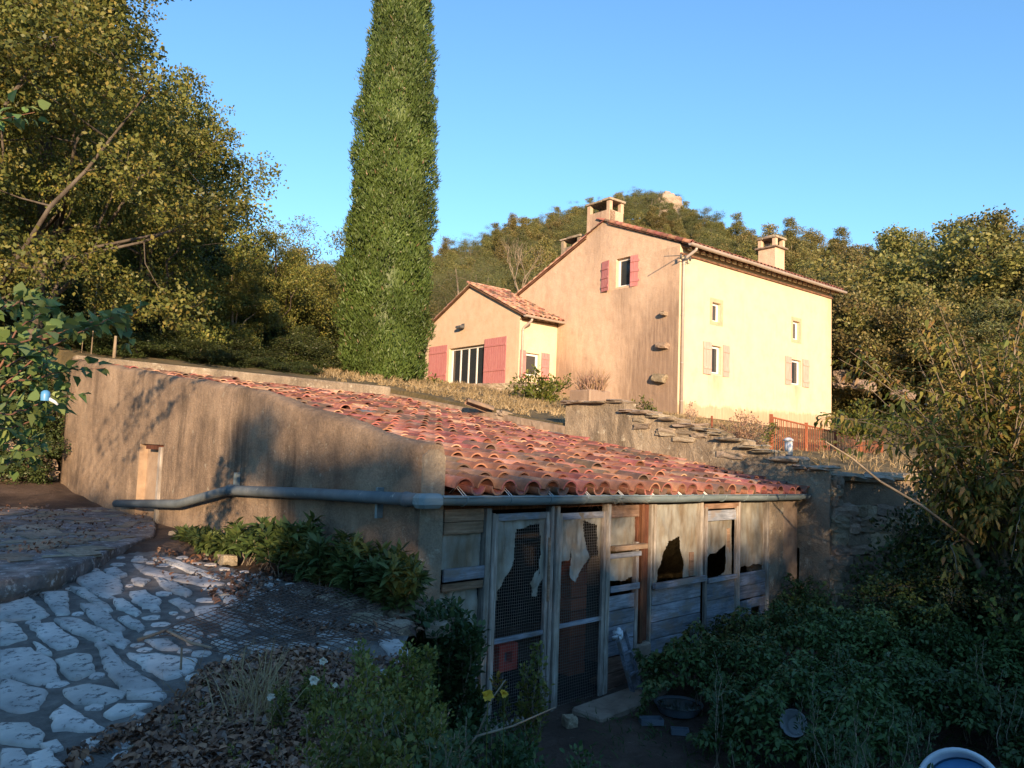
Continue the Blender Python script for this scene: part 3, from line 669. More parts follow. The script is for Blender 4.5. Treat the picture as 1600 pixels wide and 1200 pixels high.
for c in range(9):
    x = AX + .0 + c * .255
    for r in range(13):
        y = AY0 - e0 - .16 + r * .325; 
        if y > 10.2: continue
        Mx = T((x, y, zt(y) + .055 + rs.uniform(-.008, .008))) @ Matrix.Rotation(atan2(.465, 1) - .03, 4, 'X') @ Rz(rs.uniform(-.05, .05))
        link('tile', rs.choice((TC, TCp, TCp, TCd)) if c else TCp, ar, loc=Mx.translation, rot=Mx.to_euler())
        if c < 8: M2 = T((x + .128, y, zt(y) + .075)) @ Matrix.Rotation(atan2(.465, 1) - .03, 4, 'X'); ar_s.append((rs.choice((TIp, TId)), M2))
    for r in range(12):
        y = 10.23 + .1 + (r + 1) * .325
        Mx = T((x, y, zt(y) + .055)) @ Rz(pi) @ Matrix.Rotation(atan2(.465, 1) - .03, 4, 'X'); ar_s.append((TCp, Mx))
stuff_copies('channel_tiles', ar_s, ar)
for i in range(6):
    Mx = T((AX - .1 + i * .38, 10.23, zt(10.23) + .07)) @ Rz(-pi / 2); link('ridge_tile', TCp, ar, loc=Mx.translation, rot=Mx.to_euler(), scale=(1.1, 1, 1))
for i in range(6):
    x = AX + .12 + i * .38; q = MB(); q.box(x - .04, x + .04, AY0 - e0 - .06, AY0 - .002, 7.94, 8.03); q.build('rafter', M['rafter'], ar)
q = MB(); q.box(AX + .0, -.01, AY0 - .05, AY0 - .003, 7.84, 7.9); q.build('wall_plate', M['rafter'], ar)
gutter(house, (AX - .15, AY0 - e0 - .2, zt(AY0 - e0 - .1) - .01), (-.02, AY0 - e0 - .2, zt(AY0 - e0 - .1) - .03), .075, M['gutter_pale'], nb=4)
pipe(house, [(AX + .25, AY0 - e0 - .2, 7.86), (AX + .25, AY0 - e0 - .2, 7.78), (AX + .12, AY0 - .08, 7.5), (AX + .12, AY0 - .08, 4.2)], .05, M['gutter_pale'], collars=[((AX + .12, AY0 - .08, z), (0, 0, 1)) for z in (7.4, 5.8)])
q = MB(); q.box(AX - .03, AX, 10.6, 10.85, 7.95, 8.1, bev=.01); q.box(AX - .3, AX - .06, 10.5, 10.95, 7.86, 7.98, bev=.03); q.tube([(AX, 10.72, 8.0), (AX - .2, 10.72, 7.95)], .03, 8); q.build('wall_lamp', M['lamp_grey'], house)

# ------------------------------------------------------------------ SHED
shed = empty('shed', (SH_O[0], SH_O[1], 0), SH_R, 'low stuccoed shed with red canal-tile roof and patched grey plank and netting front', 'shed')
rw = random.Random(3)
wt = lambda t: float(np.interp(t, [0, .3, 2.9, 6.94, 9.9], [2.42, 2.46, 2.93, 3.37, 3.70]))
def side_wall():
    mb = MB(); ts = sorted(set([round(.15 * i, 3) for i in range(67)] + [5.36, 6.22]))
    ts = [t for t in ts if t <= 9.95 and not (5.25 < t < 5.36) and not (6.22 < t < 6.3)]
    zs = [.6, .8, 1.0, 1.2, 1.4, 1.6, 1.8, 2.0, 2.15, 2.3]; x0, x1 = -.24, .0
    def nzd(p, a=.014): return noise.noise(Vector(p) * 1.7) * a * 1.6 + noise.noise(Vector(p) * 6) * a * .6
    prof = []
    for t in ts:
        top = wt(t); row = []
        lv = zs + [2.3 + (top - .07 - 2.3) * f for f in (.5, 1.0)]
        for z in lv: row.append((x0 + (0 if t in (5.36, 6.22) and z <= 2.31 else nzd((0, t, z))), t, z))
        for (dx, dz) in ((.02, -.025), (.06, -.003), (.12, .005), (.18, -.003), (.22, -.03), (.24, -.1)): row.append((x0 + dx, t, top + dz + nzd((dx * 3, t, 9), .02)))
        row.append((x1, t, .6)); prof.append(row)
    n = len(prof[0]); vs_ = [p for r in prof for p in r]; fs = []
    for j in range(len(ts) - 1):
        nich = 5.35 < ts[j] < 6.22
        for i in range(n - 1):
            if nich and i < 9: continue
            fs.append((j * n + i, (j + 1) * n + i, (j + 1) * n + i + 1, j * n + i + 1))
    fs.append(tuple(range(n))); fs.append(tuple((len(ts) - 1) * n + i for i in range(n - 1, -1, -1)))
    mb.add(vs_, fs, False)
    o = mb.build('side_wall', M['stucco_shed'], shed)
    for p in o.data.polygons: p.use_smooth = len(p.vertices) == 4
    ni = MB(); d = x0 + .11
    ni.add([(d, 5.36, .6), (d, 6.22, .6), (d, 6.22, 2.3), (d, 5.36, 2.3), (x0, 5.36, .6), (x0, 6.22, .6), (x0, 6.22, 2.3), (x0, 5.36, 2.3)], [(0, 1, 2, 3), (4, 0, 3, 7), (1, 5, 6, 2), (3, 2, 6, 7)])
    nn = ni.build('niche', M['niche'], o)
    q = MB(); q.box(x0 - .03, x0 + .1, 5.37, 5.46, .9, 2.27, bev=.01); q.build('niche_post', M['post_wood'], o)
    q = MB(); q.box(x0 - .012, x0 + .105, 5.47, 5.95, 2.235, 2.29); q.build('niche_gap_shade', M['post_dark'], o)  # dark strip painted in place of the shaded gap at the niche top
    return o
sw = side_wall()
q = MB(); n_ = 14; V_ = []
for i in range(n_ + 1):
    z = .8 + (2.33 - .8) * i / n_
    for k_, x in enumerate((-.236, -.17, -.09, -.012)): V_.append((x, -.022 + .012 * noise.noise(Vector((x * 9, 3, z * 6))), z + (.05 if i == n_ and k_ in (1, 2) else 0)))
V_ += [(p[0], .01, p[2]) for p in V_]
m_ = 4 * (n_ + 1); F_ = [(i * 4 + k, i * 4 + k + 1, i * 4 + k + 5, i * 4 + k + 4) for i in range(n_) for k in range(3)]
F_ += [(i * 4 + 4, m_ + i * 4 + 4, m_ + i * 4, i * 4) for i in range(n_)] + [(i * 4 + 3, m_ + i * 4 + 3, m_ + i * 4 + 7, i * 4 + 7) for i in range(n_)] + [(n_ * 4 + k, n_ * 4 + k + 1, m_ + n_ * 4 + k + 1, m_ + n_ * 4 + k) for k in range(3)]
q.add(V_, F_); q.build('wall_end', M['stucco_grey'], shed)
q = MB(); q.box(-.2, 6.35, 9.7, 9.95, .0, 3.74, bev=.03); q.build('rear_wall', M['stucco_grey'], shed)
q = MB(); q.box(.005, 5.4, 2.6, 2.65, -.1, 2.2); q.build('inner_shade_wall', M['dark'], shed)  # near-black colour stands in for the shade inside the shed
q = MB(); q.box(.0, 5.9, .12, 2.6, -.15, .03); q.build('inner_shade_floor', M['dark'], shed)  # floor coloured near-black for the same indoor shade
# right pier: two flush rendered columns
q = MB(); q.box(5.42, 5.86, -.03, .3, -.1, 1.93, bev=.03); q.build('pier', M['stucco_grey'], shed)
q = MB(); q.box(5.87, 6.34, .0, .4, .3, 1.95, bev=.04); q.build('pier', M['concrete'], shed)
# beam over the whole front
q = MB(); q.box(.0, 5.45, .02, .12, 1.88, 1.99); q.build('lintel_beam', M['post_dark'], shed)
def plank(x0, x1, z0, z1, mat='plank_grey', y=-.0, th=.024, name='plank', tilt=0):
    b = MB(); L = x1 - x0; h = z1 - z0
    b.box(-L / 2, L / 2, -th, 0, -h / 2, h / 2, bev=.004); o = b.build(name, M[mat], shed)
    o.location = ((x0 + x1) / 2, y + rw.uniform(-.004, .004), (z0 + z1) / 2); o.rotation_euler = (rw.uniform(-.015, .015), tilt + rw.uniform(-.003, .003), 0); return o
def planks(x0, x1, z0, z1, n, mat='plank_grey', y=0):
    h = (z1 - z0) / n
    for i in range(n): plank(x0 + rw.uniform(-.006, .006), x1 + rw.uniform(-.006, .006), z0 + i * h + .004, z0 + (i + 1) * h - .004, mat, y)
def post(x0, x1, z0, z1, mat='post_wood', y0=-.05, y1=.03, name='post'):
    b = MB(); b.box(x0, x1, y0, y1, z0, z1, bev=.005); return b.build(name, M[mat], shed)
def film(x0, x1, z0, z1, hole=None, y=.01, keep=None, amp=.012, seed=0, cell=.010, curl=0):
    """plastic sheet stapled to the frame; hole / keep are polygons in (x,z)"""
    def inside(px, pz, poly):
        c = False; j = len(poly) - 1
        for i in range(len(poly)):
            xi, zi = poly[i]; xj, zj = poly[j]
            if (zi > pz) != (zj > pz) and px < (xj - xi) * (pz - zi) / (zj - zi) + xi: c = not c
            j = i
        return c
    nx = int((x1 - x0) / cell); nz_ = int((z1 - z0) / cell); off = Vector((seed * 7.1, 0, seed * 3.3)); idx = {}; V_ = []; F_ = []
    def vid(i, k):
        if (i, k) not in idx:
            x = x0 + (x1 - x0) * i / nx; z = z0 + (z1 - z0) * k / nz_
            d = noise.noise(Vector((x * 5, 0, z * 1.5)) + off) * amp * 1.6 + noise.noise(Vector((x * 16, 1, z * 8)) + off) * amp * .5
            d += abs(noise.noise(Vector((x * 3 + z * 2.5, 5, z - x)) + off)) * amp * 1.5
            idx[(i, k)] = len(V_); V_.append((x + noise.noise(Vector((x * 40, 3, z * 40))) * .006, y + d, z + noise.noise(Vector((x * 40, 9, z * 40))) * .006))
        return idx[(i, k)]
    for i in range(nx):
        for k in range(nz_):
            px = x0 + (x1 - x0) * (i + .5) / nx; pz = z0 + (z1 - z0) * (k + .5) / nz_
            jx = px + noise.noise(Vector((px * 9, 2, pz * 9)) + off) * .018; jz = pz + noise.noise(Vector((px * 9, 8, pz * 9)) + off) * .018
            if hole and inside(jx, jz, hole): continue
            if keep and not inside(jx, jz, keep): continue
            F_.append((vid(i, k), vid(i + 1, k), vid(i + 1, k + 1), vid(i, k + 1)))
    b = MB(); b.add(V_, F_, True); return b.build('plastic_sheet', M['film'], shed)
def netting(x0, x1, z0, z1, y=.0, cell=.026, r=.0011):
    b = MB(); nx = round((x1 - x0) / cell); nz_ = round((z1 - z0) / cell)
    for i in range(nx + 1):
        x = x0 + (x1 - x0) * i / nx; pts = [(x + .004 * noise.noise(Vector((x * 4, z * 3, 0))), y + .01 * noise.noise(Vector((x * 3, 1, z * 3))), z) for z in np.linspace(z0, z1, 7)]; b.tube(pts, r, 3, False)
    for k in range(nz_ + 1):
        z = z0 + (z1 - z0) * k / nz_; pts = [(x, y + .002 + .01 * noise.noise(Vector((x * 3, 1, z * 3))), z + .005 * noise.noise(Vector((x * 5, 4, z * 5)))) for x in np.linspace(x0, x1, 5)]; b.tube(pts, r, 3, False)
    return b.build('wire_netting', M['wire'], shed)
# bay A0: left planks and plastic
plank(.0, .43, 1.80, 1.90, 'plank_brown'); plank(.0, .43, 1.70, 1.795, 'plank_brown')
film(.0, .43, 1.42, 1.70, seed=1); plank(.0, .44, 1.33, 1.43, 'plank_grey', -.02); plank(.0, .44, 1.25, 1.31, 'plank_brown', -.01)
film(.0, .43, .88, 1.26, seed=2, amp=.02); planks(.0, .43, -.05, .86, 5)
post(.44, .50, -.05, 1.90); post(.505, .535, -.03, 1.86, 'post_wood', -.06, .0)
# door leaf builder
def net_door(x0, x1, z0, z1, mid, name='netting_door'):
    d = link(name, None, shed)
    b = MB(); w = .045
    b.box(x0, x0 + w, -.045, -.01, z0, z1, bev=.004); o = b.build('stile', M['post_wood'], shed); 
    b = MB(); b.box(x1 - w, x1, -.045, -.01, z0, z1, bev=.004); b.build('stile', M['post_wood'], shed)
    for (a, c, mt) in ((z1 - .06, z1, 'plank_grey'), (mid - .02, mid + .02, 'plank_grey'), (z0, z0 + .05, 'post_wood')):
        b = MB(); b.box(x0 + w, x1 - w, -.04, -.012, a, c, bev=.004); b.build('rail', M[mt], shed)
    bpy.data.objects.remove(d)
    netting(x0 + w, x1 - w, z0 + .05, z1 - .06, -.002)
net_door(.54, 1.235, .04, 1.85, .78)
film(.57, 1.20, 1.10, 1.83, hole=[(.80, .9), (.63, 1.1), (.62, 1.19), (.82, 1.45), (.84, 1.72), (1.14, 1.74), (1.15, 1.45), (1.13, 1.3), (1.0, .9)], keep=[(.55, 1.85), (1.22, 1.85), (1.22, 1.30), (1.16, 1.22), (1.12, 1.05), (1.05, 1.12), (.55, 1.12)], y=-.02, seed=3, amp=.02)
film(1.0, 1.16, 1.16, 1.34, keep=[(1.02, 1.22), (1.1, 1.33), (1.15, 1.34), (1.14, 1.22), (1.08, 1.17)], y=-.035, seed=9, amp=.03)
post(1.245, 1.29, -.05, 1.9); post(1.30, 1.345, -.05, 1.9, 'post_wood', -.07, .02); post(1.215, 1.243, 1.05, 1.62, 'plank_brown', -.06, -.03)
net_door(1.36, 2.06, .0, 1.83, .80)
film(1.39, 1.66, 1.28, 1.82, keep=[(1.38, 1.83), (1.62, 1.83), (1.60, 1.6), (1.55, 1.4), (1.38, 1.38)], y=-.02, seed=4, amp=.02)
film(1.5, 1.80, 1.12, 1.83, keep=[(1.58, 1.83), (1.68, 1.83), (1.79, 1.42), (1.62, 1.18), (1.53, 1.24), (1.56, 1.5)], y=-.045, seed=5, amp=.035)
film(1.66, 2.05, 1.3, 1.82, keep=[(1.66, 1.83), (2.05, 1.83), (2.05, 1.32), (1.98, 1.40), (1.96, 1.70), (1.7, 1.76)], y=-.02, seed=6, amp=.02)
post(2.07, 2.13, -.05, 1.9)
# bay C
plank(2.14, 2.62, 1.76, 1.88, 'plank_brown'); film(2.15, 2.60, 1.46, 1.77, seed=7, amp=.02, y=0)
plank(2.12, 2.66, 1.44, 1.49, 'plank_brown', -.05, .07); plank(2.12, 2.64, 1.36, 1.41, 'plank_grey', -.03); 
film(2.16, 2.58, 1.10, 1.38, seed=8, amp=.012, y=0, keep=[(2.14, 1.39), (2.6, 1.39), (2.6, 1.14), (2.14, 1.12)])
plank(2.14, 2.62, 1.03, 1.09, 'plank_grey', -.03); post(2.57, 2.615, .3, 1.5, 'post_wood', -.04, .02)
planks(2.14, 2.60, .40, .99, 4); planks(2.14, 2.6, -.05, .39, 3, 'plank_brown')
post(2.64, 2.83, .47, 1.93, 'post_dark', .0, .08); post(2.645, 2.69, .47, 1.9, 'post_dark', -.05, .0)
post(2.84, 2.865, .40, 1.88, 'post_wood', -.03, .02)
q = MB(); q.box(2.62, 2.86, -.05, .2, -.1, .46, bev=.02); q.build('footing_block', M['concrete'], shed)
# bay D
film(2.88, 3.83, 1.05, 1.87, seed=10, hole=[(2.98, 1.0), (3.02, 1.18), (3.14, 1.36), (3.22, 1.47), (3.42, 1.50), (3.47, 1.32), (3.53, 1.2), (3.5, 1.0)], amp=.014)
post(2.87, 2.91, 1.03, 1.88); post(3.79, 3.83, 1.03, 1.88); plank(2.84, 3.84, 1.0, 1.06, 'plank_grey', -.05, .05)
post(3.64, 3.72, 1.06, 1.32, 'plank_brown', .0, .03)
planks(2.88, 3.83, .12, .99, 5)
# bay E : plank door
post(3.88, 3.925, .1, 1.82, 'post_wood', -.05, -.01); post(4.585, 4.63, .1, 1.82, 'post_wood', -.05, -.01)
plank(3.93, 4.58, 1.66, 1.78, 'plank_grey', -.015); plank(3.88, 4.63, 1.80, 1.86, 'plank_brown', -.02)
film(3.93, 4.58, 1.0, 1.66, seed=11, hole=[(3.98, .95), (3.95, 1.2), (4.08, 1.27), (4.22, 1.28), (4.42, 1.36), (4.44, 1.15), (4.40, 1.03), (4.2, 1.0)], amp=.012)
plank(3.93, 4.58, .96, 1.01, 'plank_grey', -.03, .04); planks(3.93, 4.58, .14, .95, 4)
post(4.46, 4.54, .99, 1.55, 'plank_brown', .015, .03)
# bay F
film(4.67, 5.36, 1.02, 1.87, seed=12, hole=[(4.66, 1.0), (4.8, 1.06), (4.9, 1.09), (5.0, 1.05), (5.1, 1.08), (5.36, 1.05), (5.4, 1.0)], amp=.012)
post(4.64, 4.67, .12, 1.88); post(5.36, 5.41, .1, 1.9); planks(4.68, 5.36, .68, 1.0, 2)
for i, x in enumerate((4.68, 4.79, 4.90)): plank(x, x + .1, .1, .66, 'plank_grey')
plank(5.24, 5.36, .1, .66, 'plank_grey'); plank(5.0, 5.24, .56, .67, 'plank_grey')
# things seen inside through the netting
def at_shed(px, t):
    r = ray(px, 1000); n = Vector((-sin(SH_R), cos(SH_R))); k = (n.dot(Vector(SH_O)) + t) / n.dot(r.xy); return (w2sh(r.x * k, r.y * k)[0], t)
hb = empty('brick_pier', tuple(shw(*at_shed(892, .75))), SH_R, 'orange terracotta brick pier inside the shed behind the right netting door', 'brick pier')
for i in range(9):
    b = MB(); b.box(-.13, .13, -.1, .1, .03 + i * .135, .155 + i * .135, bev=.008); b.build('brick', M['terracotta'], hb)
pb = empty('nest_box', tuple(shw(*at_shed(790, .35), .50)), SH_R, 'red square plastic feeder with a hole behind the left netting door', 'feeder')
b = MB()
for (x0, x1, z0, z1) in ((-.12, -.05, -.12, .12), (.05, .12, -.12, .12), (-.05, .05, .05, .12), (-.05, .05, -.12, -.05)): b.box(x0, x1, -.05, .05, z0, z1, bev=.006)
b.build('face_plate', M['red_plastic'], pb); b = MB(); b.box(-.05, .05, .03, .05, -.05, .05); b.build('hopper', M['enamel'], pb)
b = MB(); b.tube([(0, .03, -.12), (0, .03, -.5)], .015, 6); b.build('stand', M['lamp_grey'], pb); pb['label'] = 'red square plastic feeder with a hole behind the left netting door'
pb.name = 'feeder'
# roof tiles of the shed
SLO = .153
zroof = lambda s, t: 2.045 - .018 * s + SLO * t + .012 * sin(s * 1.3) * sin(t * .9)
rd = MB(); n1, n2 = 8, 8
vs_ = [(6.33 * i / n1, .0 + 9.75 * k / n2, zroof(6.33 * i / n1, 9.75 * k / n2) - .035 - h) for h in (0, .05) for k in range(n2 + 1) for i in range(n1 + 1)]
nn_ = (n1 + 1) * (n2 + 1); fs = []
for k in range(n2):
    for i in range(n1):
        a = k * (n1 + 1) + i; fs.append((a, a + 1, a + n1 + 2, a + n1 + 1)); fs.append((nn_ + a + n1 + 1, nn_ + a + n1 + 2, nn_ + a + 1, nn_ + a))
for i in range(n1): fs.append((i, nn_ + i, nn_ + i + 1, i + 1))
rd.add(vs_, fs); sroof = rd.build('roof', M['post_dark'], shed)
rs = random.Random(21); allt = []; NC = 24; P_ = 6.28 / NC
BC = tile_mesh('tile', .46, .205, .16, .088, .015, False, M['tile'], 10); BI = tile_mesh('tile', .46, .165, .20, .075, .015, True, M['tile'], 8)
def var(me): 
    o = {}
    for k in ('tile', 'tile_dark', 'tile_slate', 'tile_pale'):
        c = me.copy(); c.materials[0] = M[k]; o[k] = c
    return o
BCv, BIv = var(BC), var(BI)
for c in range(NC + 1):
    for r in range(30):
        s = .09 + c * P_; t = -.13 + r * .325 + rs.uniform(-.03, .03)
        if t > 9.55: continue
        if c <= NC:
            dz = rs.uniform(-.006, .012); yaw = rs.gauss(0, .035)
            if rs.random() < .04: dz += .03; yaw += rs.choice((-.12, .12))
            dk = noise.noise(Vector((s * .8, t * .5, 3))) + rs.uniform(-.35, .35)
            k = 'tile_dark' if dk > .34 else ('tile_pale' if rs.random() < .07 + .03 * t else 'tile')
            if rs.random() < .012 and t > 1.5: k = 'tile_slate'
            Mx = T((s + rs.uniform(-.012, .012), t, zroof(s, t) + .052 + dz)) @ Matrix.Rotation(SLO - .035 + rs.gauss(0, .012), 4, 'X') @ Rz(yaw) @ Matrix.Rotation(rs.gauss(0, .04), 4, 'Y')
            allt.append((BCv[k], Mx))
        if c < NC:
            Mx = T((s + P_ / 2, t - .02, zroof(s, t) + .072 + rs.uniform(-.004, .004))) @ Matrix.Rotation(SLO - .03, 4, 'X') @ Rz(rs.gauss(0, .02))
            allt.append((BIv['tile' if rs.random() < .6 else 'tile_dark'], Mx))
camv = Vector((4.0 + 0, -4.83, 2.4)); camv = Vector((w2sh(0, 0)[0], w2sh(0, 0)[1], 2.4))
def showing(a):
    me, Mx = a; d = (Mx.translation - camv).length; covers = me.name in [x.name for x in BCv.values()]
    return d + (0 if covers else (0.5 if Mx.translation.y < .1 else 99))
allt.sort(key=showing)
for me, Mx in allt[:299]: link('tile', me, sroof, loc=Mx.translation, rot=Mx.to_euler())
stuff_copies('more_tiles', allt[299:], sroof)
# mortar fillets of broken tile under the eave, netting hooks
for i in range(8):
    x = .10 + i * .52; h = MB(); h.tube([(x, -.14, 2.01 - .012 * x), (x + .005, -.02, 2.09 - .012 * x), (x, .05, 2.03)], .004, 4); h.tube([(x + .03, -.14, 2.01 - .012 * x), (x + .03, -.02, 2.09 - .012 * x), (x + .03, .05, 2.03)], .004, 4); h.build('gutter_hook', M['white'], shed)
gt_ = gutter(shed, (-.16, -.125, 2.015), (6.3, -.13, 1.945), .068, M['zinc'], nb=13)
pw = [(-.33, -.06, 1.99), (-.33, 1.6, 1.93), (-.33, 3.2, 1.86), (-.36, 4.45, 1.62), (-.38, 6.55, 1.47)]
pp = pipe(shed, pw, .052, M['pvc'], 'downpipe', [((-.33, 3.15, 1.865), (0, 1, -.05)), ((-.33, .05, 1.985), (0, 1, -.04))])
q = MB(); q.box(-.38, -.14, -.20, -.06, 1.93, 2.04, bev=.03); q.build('outlet_box', M['zinc'], shed)
for y in (.5, 3.15): q = MB(); q.box(-.30, -.24, y - .015, y + .015, 1.80, 2.05); q.build('pipe_clip', M['zinc'], shed)

# ------------------------------------------------------------------ retaining wall (rendered, stepped) along the right verge of the shed
ret = empty('retaining_wall', tuple(shw(6.36, 0)), SH_R, 'stepped rendered retaining wall with flat stone coping above the tiled shed roof', 'wall')
steps = []; _t = 0.0; _r = random.Random(77)
while _t < 3.0:
    _n = min(_t + _r.uniform(.16, .42), 3.05); steps.append((_t, _n, float(np.interp((_t + _n) / 2, [0, .86, 1.4, 1.97, 2.6, 3.05], [2.34, 2.60, 2.76, 2.91, 3.06, 3.12])))); _t = _n
steps.append((_t, 4.35, 3.26))
def rough_strip(mb, t0, t1, z0a, z0b, z1a, z1b, th=.34):
    n = max(2, int((t1 - t0) / .12)); m = 8; vs_ = []
    for j in range(n + 1):
        t = t0 + (t1 - t0) * j / n; za = z0a + (z0b - z0a) * j / n; zb = z1a + (z1b - z1a) * j / n
        for i in range(m + 1):
            z = za + (zb - za) * i / m; d = noise.noise(Vector((t * 2.3, z * 2.3, 1))) * .035 + noise.noise(Vector((t * 8, z * 8, 4))) * .02; vs_.append((d, t, z))
        vs_.append((th, t, zb)); vs_.append((th, t, za))
    k = m + 3; fs = [(j * k + i, (j + 1) * k + i, (j + 1) * k + i + 1, j * k + i + 1) for j in range(n) for i in range(k - 1)]
    fs += [tuple(range(k)), tuple(n * k + i for i in range(k - 1, -1, -1))]
    mb.add(vs_, fs, False)
for (t0, t1, z) in steps:
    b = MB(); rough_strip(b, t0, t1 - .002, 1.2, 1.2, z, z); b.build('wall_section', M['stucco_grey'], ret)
b = MB(); rough_strip(b, 4.36, 9.95, 1.6, 2.6, 2.86, 3.62, .26); b.build('parapet', M['concrete'], ret)
b = MB(); rough_strip(b, -.42, -.002, -.1, -.1, 2.28, 2.3); b.build('wall_section', M['stucco_grey'], ret)
rs = random.Random(31)
for (t0, t1, z) in [(-.42, 0, 2.29)] + steps:
    t = t0
    while t < t1 - .1:
        L = min(rs.uniform(.3, .55), t1 - t + .06)
        link('coping_stone', rs.choice(CAPS), ret, loc=(.15 + rs.uniform(-.03, .03), t + L / 2, z + .02), rot=(rs.uniform(-.05, .05), rs.uniform(-.05, .05), rs.uniform(-.08, .08)), scale=(.46, L * 1.02, rs.uniform(.04, .065)))
        t += L * .97
    if z > 2.4 and z < 3.2 and t1 - t0 > .28:      # thin courses showing at each step
        for k in range(rs.randint(1, 3)):
            link('stone', rs.choice(CAPS), ret, loc=(rs.uniform(.0, .04), rs.uniform(t0 + .15, t1 - .1), z - rs.uniform(.05, .24)), rot=(rs.uniform(-.05, .05), 0, 0), scale=(.12, rs.uniform(.22, .45), rs.uniform(.05, .09)))
pl = empty('planter', tuple(how(0, 0)), 0, 'rendered square planter block with dry grasses in front of the gable', 'planter')
c = at(922, 612, 18.5); pl.location = (c.x, c.y, 0); pl.rotation_euler = (0, 0, HO_R)
b = MB(); b.box(-.36, .36, -.36, .36, 3.0, c.z + .02, bev=.03); b.build('block', M['stucco_house'], pl); b = MB(); b.box(-.42, .42, -.42, .42, c.z - .62, c.z - .55, bev=.02); b.build('ledge', M['stone_cap'], pl)
PLANTER = (c.x, c.y, c.z)

# ------------------------------------------------------------------ rough stone wall to the right
RW_R = SH_R - radians(24.4); p0 = shw(6.45, -.42)
rwall = empty('stone_wall', (p0.x, p0.y, 0), RW_R, 'rough rubble stone retaining wall right of the shed, half hidden by leaves', 'stone wall')
b = MB(); b.box(.0, 7.5, .06, .4, -.2, 2.18); b.build('mortar_core', M['mortar'], rwall)
rs = random.Random(41); z = -.05; row = 0; cnt = 0
while z < 2.15:
    h = rs.uniform(.10, .19); x = rs.uniform(-.1, .0)
    while x < (5.8 if cnt < 290 else 0):
        w = rs.uniform(.14, .38); hh = h * rs.uniform(.85, 1.1)
        link('stone', rs.choice(STONES), rwall, loc=(x + w / 2, .05 + rs.uniform(-.02, .03), z + h / 2 + rs.uniform(-.01, .01)), rot=(rs.uniform(-.1, .1), rs.uniform(-.12, .12), rs.uniform(-.08, .08)), scale=(w * 1.03, .26, hh * 1.12)); cnt += 1
        x += w
    z += h * .98
for i in range(12):
    link('coping_stone', rs.choice(CAPS), rwall, loc=(.25 + i * .5, .2, 2.2 + rs.uniform(-.02, .03)), rot=(rs.uniform(-.05, .05), rs.uniform(-.06, .06), rs.uniform(-.1, .1)), scale=(.54, .5, .1))

# ------------------------------------------------------------------ rusty railing and bollard lamp on the terrace
ra, rb = Vector((5.19, 15.3, 2.36)), Vector((10.3, 21.3, 2.08)); rl = (rb - ra).length
rail = empty('railing', tuple(ra), atan2(rb.y - ra.y, rb.x - ra.x), 'rusty red iron railing with thin upright bars on the terrace', 'railing')
dz = (rb.z - ra.z) / sqrt((rb.x - ra.x) ** 2 + (rb.y - ra.y) ** 2); RL = sqrt((rb.x - ra.x) ** 2 + (rb.y - ra.y) ** 2)
for (h, r) in ((.88, .018), (.06, .014)):
    b = MB(); b.tube([(0, 0, h), (RL, 0, h + RL * dz)], r, 6); b.build('rail', M['rust'], rail)
barm = MB(); barm.tube([(0, 0, .0), (0, 0, .80)], .010, 5); barm = barm.mesh('bar', M['rust'])
nb_ = 70
for i in range(1, nb_): x = RL * i / nb_; link('bar', barm, rail, loc=(x, 0, .07 + x * dz), rot=(0, random.uniform(-.02, .02), 0))
pm = MB(); pm.box(-.03, .03, -.03, .03, -.3, .94, bev=.005); pm = pm.mesh('post', M['rust'])
for i in range(5): x = RL * i / 4; link('post', pm, rail, loc=(x, 0, x * dz))
c = at(1232, 722, 12.6); lamp = empty('bollard_lamp', tuple(c), 0, 'small white and grey bollard lamp in front of the rusty railing', 'lamp')
b = MB(); b.tube([(0, 0, -.1), (0, 0, .12)], .065, 14); b.build('base', M['lamp_grey'], lamp)
b = MB(); b.tube([(0, 0, .12), (0, 0, .34)], .06, 14); b.build('diffuser', M['white'], lamp)
b = MB(); b.tube([(0, 0, .34), (0, 0, .37), (0, 0, .40)], [.08, .078, .03], 14); b.build('cap', M['white'], lamp)
for a in range(3): b = MB(); b.tube([(cos(a * 2.1) * .065, sin(a * 2.1) * .065, .12), (cos(a * 2.1) * .065, sin(a * 2.1) * .065, .35)], .006, 4); b.build('guard', M['white'], lamp)
c = at(1112, 672, 14.5); b = MB(); b.tube([(0, 0, -.6), (0, 0, .27)], .02, 7); o = b.build('iron_stake', M['rust'], None); o.location = c; tag(o, 'short rusty iron stake standing among the weeds on the terrace', 'stake')

# low stone terrace wall in front of the side wing
c0, c1 = at(716, 622, 27.5), at(815, 640, 26.2)
tw = empty('terrace_wall', (c0.x, c0.y, 0), atan2(c1.y - c0.y, c1.x - c0.x), 'low dry stone wall below the glazed doors of the side wing', 'stone wall')
rs = random.Random(51); TL = (c1 - c0).length
for r in range(7):
    x = -.6
    while x < TL + .3:
        w = rs.uniform(.25, .6); link('stone', rs.choice(CAPS), tw, loc=(x + w / 2, rs.uniform(-.04, .04), 3.7 + r * .15), rot=(0, rs.uniform(-.04, .04), rs.uniform(-.1, .1)), scale=(w, .4, .165)); x += w
b = MB(); b.box(-.5, TL + .2, .02, .3, 3.2, 4.6); b.build('core', M['mortar'], tw)
o = link('broken_tile', BCv['tile_dark'], None, loc=at(768, 644, 15.2), rot=(.3, .2, 1.9), scale=(1.5, 1.2, 1.4)); tag(o, 'broken dark roof tile lying on the grey parapet', 'roof tile')
o = link('parapet_stone', CAPS[2], None, loc=at(790, 648, 15.1), rot=(.1, .2, .7), scale=(.35, .2, .1)); tag(o, 'loose flat stone lying beside the broken tile on the parapet', 'stone')
